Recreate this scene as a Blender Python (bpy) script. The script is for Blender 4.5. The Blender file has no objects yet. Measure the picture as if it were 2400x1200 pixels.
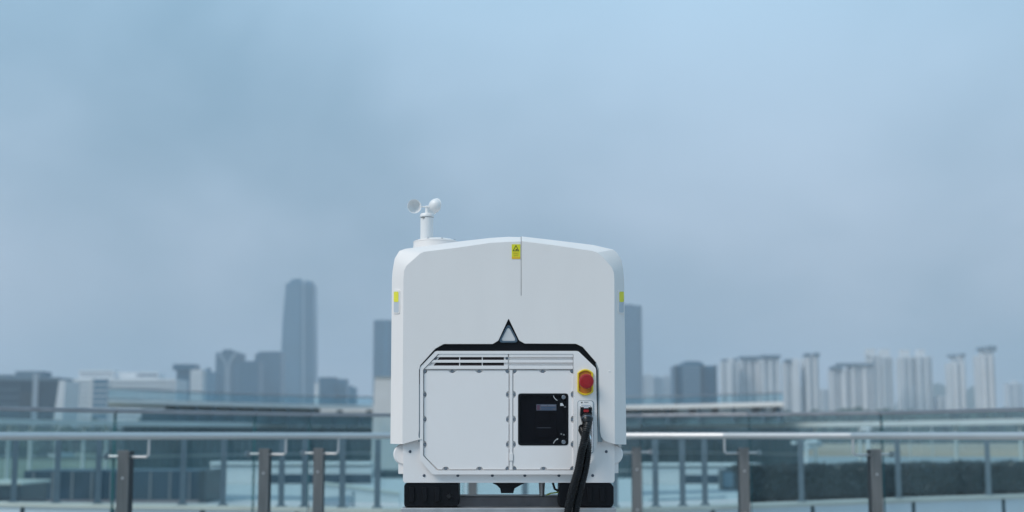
import bpy, bmesh, math, random
from mathutils import Vector, Matrix, noise
random.seed(7)
R = math.radians
scene = bpy.context.scene
COL = scene.collection

# ---------------------------------------------------------------- camera
F = 2400 * 50 / 36.0                 # focal length in photo pixels
EYE = 1.0                            # eye height above the terrace floor
PITCH = math.atan(418 / F)
cam_d = bpy.data.cameras.new('camera')
cam = bpy.data.objects.new('camera', cam_d); COL.objects.link(cam)
cam.location = (0, 0, EYE); cam.rotation_euler = (R(90) + PITCH, 0, 0)
cam_d.lens = 50; cam_d.sensor_width = 36; cam_d.clip_start = 0.05; cam_d.clip_end = 30000
cam_d.dof.use_dof = True; cam_d.dof.focus_distance = 3.62; cam_d.dof.aperture_fstop = 3.7
scene.camera = cam

# ---------------------------------------------------------------- world: overcast sky
SUN_EL, SUN_AZ = 46, 235             # azimuth clockwise from +Y (behind and to the left of the camera)
w = bpy.data.worlds.new('World'); scene.world = w; w.use_nodes = True
nt = w.node_tree; nt.nodes.clear(); N = nt.nodes.new; L = nt.links.new
out = N('ShaderNodeOutputWorld'); bg = N('ShaderNodeBackground')
sky = N('ShaderNodeTexSky'); sky.sky_type = 'NISHITA'; sky.sun_disc = False
sky.sun_elevation = R(SUN_EL); sky.sun_rotation = R(SUN_AZ); sky.air_density = 1.2; sky.dust_density = 2.0
tc = N('ShaderNodeTexCoord'); sep = N('ShaderNodeSeparateXYZ'); L(tc.outputs['Generated'], sep.inputs[0])
# cloud deck: direction projected on a plane overhead, so clouds flatten towards the horizon
def mth(op, a, b=None, clamp=False):
    n = N('ShaderNodeMath'); n.operation = op; n.use_clamp = clamp
    for i, v in enumerate((a, b)):
        if v is None: continue
        if isinstance(v, (int, float)): n.inputs[i].default_value = v
        else: L(v, n.inputs[i])
    return n.outputs[0]
zz = mth('ADD', mth('MAXIMUM', sep.outputs[2], 0.0), 0.36)
comb = N('ShaderNodeCombineXYZ'); L(mth('DIVIDE', sep.outputs[0], zz), comb.inputs[0]); L(mth('DIVIDE', sep.outputs[1], zz), comb.inputs[1])
mp = N('ShaderNodeMapping'); mp.inputs['Location'].default_value = (5.5, 4.1, 0); mp.inputs['Rotation'].default_value = (0, 0, R(0)); mp.inputs['Scale'].default_value = (1.15, 0.8, 1)
L(comb.outputs[0], mp.inputs[0])
nz = N('ShaderNodeTexNoise'); nz.inputs['Scale'].default_value = 1.25; nz.inputs['Detail'].default_value = 4.5; nz.inputs['Roughness'].default_value = 0.47; nz.inputs['Distortion'].default_value = 0.25
L(mp.outputs[0], nz.inputs['Vector'])
ramp = N('ShaderNodeValToRGB'); L(nz.outputs['Fac'], ramp.inputs[0])
ramp.color_ramp.interpolation = 'B_SPLINE'
e = ramp.color_ramp.elements
e[0].position = 0.35; e[0].color = (0.205, 0.355, 0.475, 1)
e[1].position = 0.645; e[1].color = (0.55, 0.72, 0.89, 1)
# deck is bright and blue overhead, greyer low down
mr = N('ShaderNodeMapRange'); L(sep.outputs[2], mr.inputs['Value']); mr.interpolation_type = 'SMOOTHSTEP'
mr.inputs['From Min'].default_value = 0.0; mr.inputs['From Max'].default_value = 0.42
low = N('ShaderNodeMix'); low.data_type = 'RGBA'; low.blend_type = 'MULTIPLY'; low.inputs['Factor'].default_value = 1
grad = N('ShaderNodeMix'); grad.data_type = 'RGBA'
grad.inputs['A'].default_value = (1.18, 0.98, 0.94, 1); grad.inputs['B'].default_value = (0.91, 1.08, 1.14, 1)
L(mr.outputs[0], grad.inputs['Factor'])
L(ramp.outputs[0], low.inputs['A']); L(grad.outputs['Result'], low.inputs['B'])
scl = N('ShaderNodeMix'); scl.data_type = 'RGBA'; scl.blend_type = 'MIX'; scl.inputs['Factor'].default_value = 0.93
SKY_STRENGTH = 0.1
gain = N('ShaderNodeVectorMath'); gain.operation = 'SCALE'; gain.inputs['Scale'].default_value = 1.0 / SKY_STRENGTH
L(low.outputs['Result'], gain.inputs[0])
L(sky.outputs[0], scl.inputs['A']); L(gain.outputs[0], scl.inputs['B'])
L(scl.outputs['Result'], bg.inputs['Color']); bg.inputs['Strength'].default_value = SKY_STRENGTH
L(bg.outputs[0], out.inputs['Surface'])

sun_d = bpy.data.lights.new('sun', 'SUN'); sun = bpy.data.objects.new('sun', sun_d); COL.objects.link(sun)
sun_d.energy = 2.1; sun_d.angle = R(28); sun_d.color = (1.0, 0.915, 0.84)
az, el = R(SUN_AZ), R(SUN_EL)
sdir = Vector((math.sin(az) * math.cos(el), math.cos(az) * math.cos(el), math.sin(el)))
sun.rotation_euler = sdir.to_track_quat('Z', 'Y').to_euler()

scene.view_settings.view_transform = 'Standard'; scene.view_settings.look = 'None'
scene.view_settings.exposure = 0.0; scene.view_settings.gamma = 1.0; scene.view_settings.use_curve_mapping = False
scene.render.engine = 'CYCLES'
scene.cycles.use_denoising = True
scene.cycles.max_bounces = 8; scene.cycles.transparent_max_bounces = 24; scene.cycles.volume_bounces = 1
scene.cycles.use_adaptive_sampling = False

# ---------------------------------------------------------------- helpers
def at(px, py, Y):
    """world point seen at photo pixel (px, py) at distance Y in front of the camera position"""
    u = (px - 1200) / F; v = (600 - py) / F
    d = Vector((u, math.cos(PITCH) - v * math.sin(PITCH), math.sin(PITCH) + v * math.cos(PITCH)))
    return Vector((0, 0, EYE)) + d * (Y / d.y)

def tag(o, label=None, cat=None, group=None, kind=None):
    if label: o['label'] = label
    if cat: o['category'] = cat
    if group: o['group'] = group
    if kind: o['kind'] = kind
    return o
def empty(name, loc, label=None, cat=None, group=None):
    o = bpy.data.objects.new(name, None); COL.objects.link(o); o.location = loc
    o.empty_display_size = 0.1
    return tag(o, label, cat, group)
def link(name, me, mat, parent=None, kind=None):
    o = bpy.data.objects.new(name, me); COL.objects.link(o)
    if mat is not None:
        for m in (mat if isinstance(mat, (list, tuple)) else [mat]):
            if len(me.materials) < len(mat if isinstance(mat, (list, tuple)) else [mat]): me.materials.append(m)
    if parent:
        o.parent = parent
        root = parent; off = Vector((0, 0, 0))
        while root: off += root.location; root = root.parent
        o.location = -off                     # meshes are written in world coordinates
    if kind: o['kind'] = kind
    return o
def from_bm(name, bm, mat, parent=None, bevel=0, smooth=True, kind=None, angle=30, seg=2):
    bmesh.ops.recalc_face_normals(bm, faces=bm.faces)
    me = bpy.data.meshes.new(name); bm.to_mesh(me); bm.free()
    if smooth:
        me.shade_smooth(); me.set_sharp_from_angle(angle=R(angle))
    o = link(name, me, mat, parent, kind)
    if bevel:
        b = o.modifiers.new('bevel', 'BEVEL'); b.width = bevel; b.segments = seg; b.limit_method = 'ANGLE'; b.angle_limit = R(30)
        b.harden_normals = True
    return o
def add_box(bm, lo, hi, M=None, mi=0):
    vs = [Vector((x, y, z)) for z in (lo[2], hi[2]) for y in (lo[1], hi[1]) for x in (lo[0], hi[0])]
    if M: vs = [M @ v for v in vs]
    v = [bm.verts.new(c) for c in vs]
    fs = []
    for f in ((0, 1, 3, 2), (4, 6, 7, 5), (0, 4, 5, 1), (2, 3, 7, 6), (0, 2, 6, 4), (1, 5, 7, 3)):
        fc = bm.faces.new([v[i] for i in f]); fc.material_index = mi; fs.append(fc)
    return fs
def box(name, lo, hi, mat, parent=None, bevel=0, M=None, kind=None):
    bm = bmesh.new(); add_box(bm, lo, hi, M)
    return from_bm(name, bm, mat, parent, bevel, kind=kind)
def add_prism(bm, front, back):
    a = [bm.verts.new(p) for p in front]; b = [bm.verts.new(p) for p in back]; n = len(a)
    bm.faces.new(a); bm.faces.new(b[::-1])
    for i in range(n): bm.faces.new((a[i], b[i], b[(i + 1) % n], a[(i + 1) % n]))
def add_holed(bm, outer, holes, back):
    """planar polygon with holes, extruded along `back`"""
    loops = []
    for lp in [outer] + holes:
        vs = [bm.verts.new(p) for p in lp]
        es = [bm.edges.new((vs[i], vs[(i + 1) % len(vs)])) for i in range(len(vs))]
        loops.append((vs, es))
    r = bmesh.ops.triangle_fill(bm, use_beauty=True, use_dissolve=False, edges=[e for l in loops for e in l[1]])
    faces = [g for g in r['geom'] if isinstance(g, bmesh.types.BMFace)]
    bmesh.ops.recalc_face_normals(bm, faces=faces)
    ex = bmesh.ops.extrude_face_region(bm, geom=faces, use_keep_orig=True)
    bmesh.ops.translate(bm, verts=[g for g in ex['geom'] if isinstance(g, bmesh.types.BMVert)], vec=back)
def add_tube(bm, pts, rad, seg=12, cap=True):
    pts = [Vector(p) for p in pts]; n = len(pts)
    rad = rad if isinstance(rad, (list, tuple)) else [rad] * n
    prev = None; rings = []; nrm = None
    for i, p in enumerate(pts):
        t = (pts[min(i + 1, n - 1)] - pts[max(i - 1, 0)]).normalized()
        if nrm is None:
            a = Vector((0, 0, 1)) if abs(t.z) < 0.9 else Vector((1, 0, 0))
            nrm = t.cross(a).normalized()
        nrm = (nrm - t * nrm.dot(t)).normalized(); bn = t.cross(nrm)
        rings.append([bm.verts.new(p + (nrm * math.cos(2 * math.pi * k / seg) + bn * math.sin(2 * math.pi * k / seg)) * rad[i]) for k in range(seg)])
    for a, b in zip(rings, rings[1:]):
        for k in range(seg): bm.faces.new((a[k], a[(k + 1) % seg], b[(k + 1) % seg], b[k]))
    if cap: bm.faces.new(rings[0][::-1]); bm.faces.new(rings[-1])
def tube(name, pts, rad, mat, parent=None, seg=12, kind=None):
    bm = bmesh.new(); add_tube(bm, pts, rad, seg); return from_bm(name, bm, mat, parent, kind=kind)
def add_lathe(bm, prof, seg, M):
    rings = []
    for r, z in prof:
        if r < 1e-6: rings.append([bm.verts.new(M @ Vector((0, 0, z)))])
        else: rings.append([bm.verts.new(M @ Vector((r * math.cos(2 * math.pi * k / seg), r * math.sin(2 * math.pi * k / seg), z))) for k in range(seg)])
    for a, b in zip(rings, rings[1:]):
        for k in range(seg):
            k2 = (k + 1) % seg
            if len(a) == 1 and len(b) == 1: continue
            if len(a) == 1: bm.faces.new((a[0], b[k2], b[k]))
            elif len(b) == 1: bm.faces.new((a[k], a[k2], b[0]))
            else: bm.faces.new((a[k], a[k2], b[k2], b[k]))
def lathe(name, prof, mat, parent=None, loc=(0, 0, 0), axis=(0, 0, 1), seg=24, kind=None, bevel=0, angle=35):
    M = Matrix.Translation(Vector(loc)) @ Vector(axis).to_track_quat('Z', 'Y').to_matrix().to_4x4()
    bm = bmesh.new(); add_lathe(bm, prof, seg, M)
    return from_bm(name, bm, mat, parent, bevel, kind=kind, angle=angle)
def rnd(pts, r, n=5):
    """round polygon corners; r single or per vertex"""
    out = []; m = len(pts)
    rr = r if isinstance(r, (list, tuple)) else [r] * m
    for i in range(m):
        p = Vector(pts[i]); a = Vector(pts[i - 1]) - p; b = Vector(pts[(i + 1) % m]) - p
        q = min(rr[i], a.length * 0.48, b.length * 0.48)
        if q < 0.05: out.append(tuple(p)); continue
        a.normalize(); b.normalize(); ang = a.angle(b)
        if ang > 3.12: out.append(tuple(p)); continue
        d = min(q / math.tan(ang / 2), (Vector(pts[i - 1]) - p).length * 0.48, (Vector(pts[(i + 1) % m]) - p).length * 0.48)
        s = p + a * d; t = p + b * d
        for k in range(n + 1):
            u = k / n; out.append(tuple(s * (1 - u) ** 2 + p * 2 * u * (1 - u) + t * u * u))
    return out
def rect(x0, y0, x1, y1): return [(x0, y0), (x1, y0), (x1, y1), (x0, y1)]
Y0 = 3.6
def fp(dep=0.0): return lambda px, py, t=0.0: at(px, py, Y0 + dep) + Vector((0, t, 0))
def plate(name, pts, dep, thick, mat, parent=None, bevel=0, holes=None, mapf=None, kind=None, seg=2):
    f = mapf or fp(dep); bm = bmesh.new()
    if holes:
        add_holed(bm, [f(*p) for p in pts], [[f(*p) for p in h] for h in holes], Vector((0, thick, 0)))
    else:
        add_prism(bm, [f(p[0], p[1], 0) for p in pts], [f(p[0], p[1], thick) for p in pts])
    return from_bm(name, bm, mat, parent, bevel, kind=kind, seg=seg)

# ---------------------------------------------------------------- materials
def mat(name, col, rough=0.5, metal=0.0, var=0.06, vscale=8, bump=0.0, bscale=200, spec=0.5, streak=None, coat=0):
    m = bpy.data.materials.new(name); m.use_nodes = True; t = m.node_tree; b = t.nodes['Principled BSDF']
    b.inputs['Roughness'].default_value = rough; b.inputs['Metallic'].default_value = metal
    b.inputs['Specular IOR Level'].default_value = spec; b.inputs['Coat Weight'].default_value = coat
    tc = t.nodes.new('ShaderNodeTexCoord'); n = t.nodes.new('ShaderNodeTexNoise')
    mpn = t.nodes.new('ShaderNodeMapping'); t.links.new(tc.outputs['Object'], mpn.inputs[0])
    if streak: mpn.inputs['Scale'].default_value = streak
    n.inputs['Scale'].default_value = vscale; n.inputs['Detail'].default_value = 5
    t.links.new(mpn.outputs[0], n.inputs['Vector'])
    r = t.nodes.new('ShaderNodeValToRGB'); r.color_ramp.elements[0].position = 0.25; r.color_ramp.elements[1].position = 0.75
    r.color_ramp.elements[0].color = tuple(max(0, c * (1 - var)) for c in col) + (1,)
    r.color_ramp.elements[1].color = tuple(min(1, c * (1 + var)) for c in col) + (1,)
    t.links.new(n.outputs['Fac'], r.inputs[0]); t.links.new(r.outputs[0], b.inputs['Base Color'])
    rr = t.nodes.new('ShaderNodeMapRange'); rr.inputs['To Min'].default_value = max(0.02, rough - 0.06); rr.inputs['To Max'].default_value = min(1, rough + 0.06)
    t.links.new(n.outputs['Fac'], rr.inputs['Value']); t.links.new(rr.outputs[0], b.inputs['Roughness'])
    if bump:
        n2 = t.nodes.new('ShaderNodeTexNoise'); n2.inputs['Scale'].default_value = bscale; n2.inputs['Detail'].default_value = 3
        t.links.new(tc.outputs['Object'], n2.inputs['Vector'])
        bp = t.nodes.new('ShaderNodeBump'); bp.inputs['Strength'].default_value = bump; bp.inputs['Distance'].default_value = 0.002
        t.links.new(n2.outputs['Fac'], bp.inputs['Height']); t.links.new(bp.outputs[0], b.inputs['Normal'])
    return m
def glass(name, tint, refl=1.0, rough=0.02, dust=0.05):
    m = bpy.data.materials.new(name); m.use_nodes = True; t = m.node_tree; t.nodes.clear()
    o = t.nodes.new('ShaderNodeOutputMaterial'); tr = t.nodes.new('ShaderNodeBsdfTransparent'); g = t.nodes.new('ShaderNodeBsdfGlossy')
    tr.inputs[0].default_value = tint + (1,); g.inputs['Roughness'].default_value = rough; g.inputs['Color'].default_value = (0.9, 0.97, 1, 1)
    fr = t.nodes.new('ShaderNodeFresnel'); fr.inputs[0].default_value = 1.45
    mu = t.nodes.new('ShaderNodeMath'); mu.operation = 'MULTIPLY'; mu.inputs[1].default_value = refl
    tcn = t.nodes.new('ShaderNodeTexCoord'); nn = t.nodes.new('ShaderNodeTexNoise'); nn.inputs['Scale'].default_value = 3.0
    t.links.new(tcn.outputs['Object'], nn.inputs['Vector'])
    df = t.nodes.new('ShaderNodeBsdfDiffuse'); df.inputs[0].default_value = (0.45, 0.55, 0.58, 1)     # thin dust film
    mf = t.nodes.new('ShaderNodeMapRange'); mf.inputs['To Min'].default_value = 0.0; mf.inputs['To Max'].default_value = dust
    t.links.new(nn.outputs['Fac'], mf.inputs['Value'])
    m1 = t.nodes.new('ShaderNodeMixShader'); m2 = t.nodes.new('ShaderNodeMixShader')
    geo = t.nodes.new('ShaderNodeNewGeometry'); inv = t.nodes.new('ShaderNodeMath'); inv.operation = 'SUBTRACT'; inv.inputs[0].default_value = 1.0
    t.links.new(geo.outputs['Backfacing'], inv.inputs[1]); m0 = t.nodes.new('ShaderNodeMath'); m0.operation = 'MULTIPLY'
    t.links.new(fr.outputs[0], m0.inputs[0]); t.links.new(inv.outputs[0], m0.inputs[1]); t.links.new(m0.outputs[0], mu.inputs[0]); t.links.new(mu.outputs[0], m1.inputs[0]); t.links.new(tr.outputs[0], m1.inputs[1]); t.links.new(g.outputs[0], m1.inputs[2])
    t.links.new(mf.outputs[0], m2.inputs[0]); t.links.new(m1.outputs[0], m2.inputs[1]); t.links.new(df.outputs[0], m2.inputs[2])
    t.links.new(m2.outputs[0], o.inputs[0])
    return m
M = {}
M['shell'] = mat('shell_white_plastic', (0.86, 0.82, 0.795), 0.38, var=0.022, vscale=5, streak=(3, 3, 0.6), bump=0.05, bscale=900)
M['body'] = mat('body_white_paint', (0.87, 0.835, 0.82), 0.36, var=0.02, vscale=5, bump=0.07, bscale=1100)
M['metalwhite'] = mat('sensor_white_plastic', (0.86, 0.855, 0.85), 0.35, var=0.02, vscale=12)
M['black'] = mat('black_plastic', (0.005, 0.0055, 0.008), 0.42, var=0.25, vscale=30, bump=0.1, bscale=600, spec=0.22)
M['rubber'] = mat('black_rubber', (0.007, 0.0075, 0.009), 0.33, var=0.3, vscale=40, spec=0.45)
M['gasket'] = mat('grey_gasket', (0.26, 0.31, 0.34), 0.6, var=0.1)
M['screw'] = mat('screw_steel', (0.30, 0.33, 0.37), 0.35, 0.9, var=0.15, vscale=60)
M['darkhole'] = mat('dark_recess', (0.05, 0.06, 0.08), 0.6)
M['screwdark'] = mat('screw_blackened', (0.10, 0.12, 0.15), 0.4, 0.5, var=0.2, vscale=60)
M['lens'] = mat('frosted_lens', (0.66, 0.66, 0.66), 0.25, var=0.05, vscale=30, coat=0.5)
M['lensrim'] = mat('lens_rim', (0.08, 0.13, 0.18), 0.35)
M['brown'] = mat('vent_filter', (0.055, 0.035, 0.04), 0.8, var=0.3, vscale=60)
M['yellow'] = mat('yellow_plastic', (0.80, 0.58, 0.03), 0.4, var=0.05)
M['orange'] = mat('amber_plastic', (0.55, 0.19, 0.015), 0.45, var=0.1)
M['red'] = mat('red_plastic', (0.36, 0.008, 0.012), 0.36, var=0.08, vscale=30)
M['reflector'] = mat('yellow_reflector', (0.86, 0.80, 0.06), 0.35, var=0.05, vscale=60)
M['reflgrey'] = mat('grey_lens', (0.55, 0.60, 0.65), 0.3, var=0.03)
M['sticker'] = mat('yellow_sticker', (0.76, 0.72, 0.02), 0.5, var=0.04)
M['stickerorange'] = mat('orange_sticker_band', (0.80, 0.50, 0.02), 0.5, var=0.04)
M['ink'] = mat('black_ink', (0.03, 0.03, 0.02), 0.6)
M['inkolive'] = mat('olive_ink', (0.40, 0.30, 0.02), 0.6)
M['whiteprint'] = mat('white_print', (0.62, 0.64, 0.66), 0.5)
M['greyprint'] = mat('grey_print', (0.20, 0.21, 0.22), 0.5)
M['labelgrey'] = mat('label_paper', (0.30, 0.33, 0.36), 0.5, var=0.08, vscale=90)
M['labelred'] = mat('label_mark', (0.36, 0.16, 0.20), 0.5)
M['labelblue'] = mat('label_blue', (0.13, 0.27, 0.40), 0.5)
M['inner'] = mat('breaker_dark', (0.006, 0.006, 0.008), 0.5, var=0.2, spec=0.2)
M['steel'] = mat('brushed_steel', (0.74, 0.72, 0.71), 0.50, 1.0, var=0.03, vscale=3)
M['poststeel'] = mat('post_steel', (0.23, 0.225, 0.22), 0.4, 0.5, var=0.22, vscale=14, streak=(5, 5, 0.3))
M['postshade'] = mat('post_shaded_web', (0.035, 0.036, 0.04), 0.55, 0.2, var=0.2)  # post body coloured dark behind the flange, painting shade onto its sides
M['farpost'] = mat('far_post_paint', (0.17, 0.22, 0.26), 0.5, 0.2, var=0.1)
M['capsteel'] = mat('cap_steel', (0.42, 0.42, 0.44), 0.4, 0.9, var=0.1, vscale=9)
M['frame'] = mat('frame_galvanised', (0.46, 0.46, 0.47), 0.45, 0.7, var=0.14, vscale=25)
M['framedark'] = mat('frame_weathered', (0.30, 0.28, 0.29), 0.5, 0.5, var=0.3, vscale=18)
M['chrome'] = mat('latch_chrome', (0.75, 0.76, 0.78), 0.15, 1.0, var=0.05)
M['greenwire'] = mat('earth_wire', (0.35, 0.42, 0.04), 0.5)
M['concrete'] = mat('terrace_paving', (0.36, 0.37, 0.37), 0.8, var=0.1, vscale=1.2, bump=0.3, bscale=40)
M['plaza'] = mat('plaza_pale_stone', (0.60, 0.595, 0.59), 0.75, var=0.10, vscale=0.35, streak=(0.5, 1.6, 1))
M['parapet'] = mat('parapet_pale_panel', (0.72, 0.75, 0.79), 0.6, var=0.05, vscale=1.5)
M['coping'] = mat('coping_stone', (0.66, 0.63, 0.56), 0.6, var=0.06, vscale=2)
M['whitewall'] = mat('white_render', (0.76, 0.75, 0.75), 0.7, var=0.04, vscale=0.4)
M['darkbox'] = mat('dark_glazed_box', (0.025, 0.05, 0.08), 0.35, var=0.35, vscale=0.5)
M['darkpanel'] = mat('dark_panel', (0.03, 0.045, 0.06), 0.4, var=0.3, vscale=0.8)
M['slab'] = mat('slab_white_edge', (0.85, 0.85, 0.84), 0.6, var=0.06, vscale=0.15, streak=(1, 1, 4))
M['storefront'] = mat('storefront_glass', (0.05, 0.085, 0.10), 0.25, var=0.45, vscale=0.08)
M['facadeteal'] = mat('facade_teal_glass', (0.13, 0.22, 0.26), 0.3, var=0.45, vscale=0.10, streak=(1, 1, 2.5))
M['glass'] = glass('balustrade_glass', (0.865, 0.94, 0.955), 0.9)
M['glassfar'] = glass('far_guard_glass', (0.90, 0.96, 0.97), 0.8)
M['glassguard'] = glass('roof_guard_glass', (0.80, 0.91, 0.94), 0.8)
M['glassedge'] = mat('glass_edge', (0.03, 0.15, 0.17), 0.2, var=0.1)
M['pane'] = glass('tinted_window', (0.75, 0.76, 0.80), 0.25, dust=0.0)

# ================================================================ SETTING
# ground far below the terrace
GZ = -13.0
def ground_mat():
    m = bpy.data.materials.new('ground_fields'); m.use_nodes = True; t = m.node_tree; b = t.nodes['Principled BSDF']
    tc = t.nodes.new('ShaderNodeTexCoord'); v = t.nodes.new('ShaderNodeTexVoronoi'); v.inputs['Scale'].default_value = 0.006
    n = t.nodes.new('ShaderNodeTexNoise'); n.inputs['Scale'].default_value = 0.02; n.inputs['Detail'].default_value = 8
    t.links.new(tc.outputs['Object'], v.inputs['Vector']); t.links.new(tc.outputs['Object'], n.inputs['Vector'])
    r = t.nodes.new('ShaderNodeValToRGB'); e = r.color_ramp.elements
    e[0].position = 0.3; e[0].color = (0.06, 0.085, 0.045, 1); e[1].position = 0.7; e[1].color = (0.20, 0.17, 0.12, 1)
    x = e.new(0.5); x.color = (0.12, 0.125, 0.08, 1)
    t.links.new(n.outputs['Fac'], r.inputs[0])
    mx = t.nodes.new('ShaderNodeMix'); mx.data_type = 'RGBA'; mx.blend_type = 'MULTIPLY'; mx.inputs['Factor'].default_value = 0.35
    t.links.new(r.outputs[0], mx.inputs['A']); t.links.new(v.outputs['Color'], mx.inputs['B'])
    t.links.new(mx.outputs['Result'], b.inputs['Base Color']); b.inputs['Roughness'].default_value = 0.95
    return m
bm = bmesh.new(); add_box(bm, (-4200, -800, GZ - 0.5), (4200, 4800, GZ))
tag(from_bm('ground', bm, ground_mat()), kind='structure')
def sheet(name, pts, z, m, kind='structure'):
    bm = bmesh.new(); bm.faces.new([bm.verts.new((x, y, z)) for x, y in pts]); bm.normal_update()
    o = from_bm(name, bm, m); o['kind'] = kind; return o
def gx(px, Y): return at(px, 1018, Y).x
M['brownfield'] = mat('bare_earth', (0.50, 0.36, 0.25), 0.95, var=0.35, vscale=0.012)
M['palepath'] = mat('pale_road', (0.34, 0.36, 0.37), 0.85, var=0.1, vscale=0.02)
M['watermat'] = mat('river_water', (0.10, 0.16, 0.18), 0.12, var=0.1, vscale=0.02)
def terrain(name, front, far, z, m):
    """raised ground with a sloping front bank"""
    bm = bmesh.new(); n = len(front)
    base = [bm.verts.new((x * 0.99, y - 14, GZ - .1)) for x, y in front]; lip = [bm.verts.new((x, y, z + noise.noise(Vector((x * .02, 0, 1))) * .3)) for x, y in front]
    mid = [bm.verts.new(((x + u) / 2, (y + v_) / 2, z + 0.8 * noise.noise(Vector((x * .05, y * .01, 2))))) for (x, y), (u, v_) in zip(front, far)]
    end = [bm.verts.new((x, y, z)) for x, y in far]
    for p, q in ((base, lip), (lip, mid), (mid, end)):
        for i in range(n - 1): bm.faces.new((p[i], p[i + 1], q[i + 1], q[i]))
    o = from_bm(name, bm, m); o['kind'] = 'structure'
ZB = -6.0
px_ = [1868 + i * 60 for i in range(18)]
terrain('bare_field', [(gx(p, 520 - i * 2), 520 - i * 2) for i, p in enumerate(px_)], [(gx(p + (90 if i == 0 else 0), 1500), 1500) for i, p in enumerate(px_)], ZB, M['brownfield'])
terrain('path', [(gx(p, 400 - i * 2), 400 - i * 2) for i, p in enumerate(px_)], [(gx(p, 497 - i * 2), 497 - i * 2) for i, p in enumerate(px_)], ZB - .5, M['palepath'])
sheet('scrub_field', [(gx(-300, 300), 300), (gx(330, 300), 300), (gx(300, 2300), 2300), (gx(-300, 2300), 2300)], GZ + 0.03, mat('dry_grass', (0.20, 0.22, 0.15), 0.95, var=0.35, vscale=0.02))

# tree belt and low green mass at the foot of the skyline
def tree_belt(name, label, d, px0, px1, ytop, n, seed, col):
    rs = random.Random(seed); bm = bmesh.new()
    for i in range(n):
        px = px0 + (px1 - px0) * (i + rs.random()) / n
        dd = d * rs.uniform(0.96, 1.05); p = at(px, ytop(px) + rs.uniform(-2, 6), dd)
        h = p.z - GZ; r = h * rs.uniform(0.35, 0.6)
        for k in range(14):
            a = rs.random() * 6.28; q = rs.random() ** 0.5 * r * 0.8; c = Vector((p.x + math.cos(a) * q, dd + math.sin(a) * q, GZ + h * rs.uniform(0.25, 0.93)))
            s = r * rs.uniform(0.18, 0.38)
            m = Matrix.Translation(c) @ Matrix.Rotation(rs.random() * 3, 4, Vector((rs.random(), rs.random(), rs.random() + .1)).normalized()) @ Matrix.Diagonal((s, s, s * 0.8, 1))
            bmesh.ops.create_icosphere(bm, subdivisions=1, radius=1, matrix=m)
    o = from_bm(name, bm, mat(name + '_leaf', col, 0.9, var=0.5, vscale=0.15), smooth=False)
    tag(o, label, 'trees', kind='stuff')
tree_belt('distant_trees', 'hazy far-off belt of trees at the foot of the skyline', 1150, -80, 2480, lambda x: 966 if x < 1400 else 968 - (x - 1400) * 0.008, 300, 3, (0.045, 0.075, 0.055))

tree_belt('riverside_trees', 'nearer belt of trees below the two office blocks at far left', 830, -120, 470, lambda x: 1000, 90, 8, (0.05, 0.08, 0.06))

# hills behind the flats on the right
bm = bmesh.new()
def hill(bm, px0, px1, pytop, d):
    a = at(px0, pytop, d); b = at(px1, pytop, d); cx = (a.x + b.x) / 2; rx = (b.x - a.x) / 2; h = a.z - GZ
    n = 24; rings = []
    for j in range(7):
        ph = j / 6 * math.pi / 2
        rings.append([bm.verts.new((cx + rx * math.cos(ph) * math.cos(2 * math.pi * k / n) * (1 + .06 * noise.noise(Vector((k, j, 3)))), d + rx * 0.7 * math.cos(ph) * math.sin(2 * math.pi * k / n), GZ + h * math.sin(ph))) for k in range(n)])
    for p, q in zip(rings, rings[1:]):
        for k in range(n): bm.faces.new((p[k], p[(k + 1) % n], q[(k + 1) % n], q[k]))
hill(bm, 2150, 2245, 897, 3300); hill(bm, 2240, 2330, 903, 3300); hill(bm, 2080, 2200, 912, 3400)
tag(from_bm('hills', bm, mat('hill_woods', (0.05, 0.08, 0.06), 0.95, var=0.3, vscale=0.01)), kind='structure')

# ---------------------------------------------------------------- skyline
def bmat(name, col, rough=0.5, var=0.08, vs=0.03): return mat(name, col, rough, var=var, vscale=vs)
M['towerglass'] = bmat('tower_glass', (0.01, 0.075, 0.14), 0.35, 0.15)
M['towerglass2'] = bmat('tower_glass_light', (0.03, 0.13, 0.22), 0.35, 0.12)
M['darkoffice'] = bmat('office_dark', (0.012, 0.035, 0.06), 0.35, 0.2)
M['palestrip'] = bmat('pale_fin', (0.34, 0.40, 0.46), 0.5)
M['flatwhite'] = bmat('flats_white', (0.76, 0.77, 0.78), 0.7, 0.06)
M['flatgrey'] = bmat('flats_grey', (0.60, 0.62, 0.64), 0.7, 0.10)
M['flatwin'] = bmat('flats_window', (0.24, 0.28, 0.31), 0.3, 0.25)
M['crowngrey'] = bmat('crown_grey', (0.13, 0.20, 0.26), 0.6)
M['officewhite'] = bmat('office_white', (0.76, 0.78, 0.80), 0.6, 0.05)
M['officewin'] = bmat('office_window', (0.10, 0.15, 0.20), 0.3, 0.25)

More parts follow.
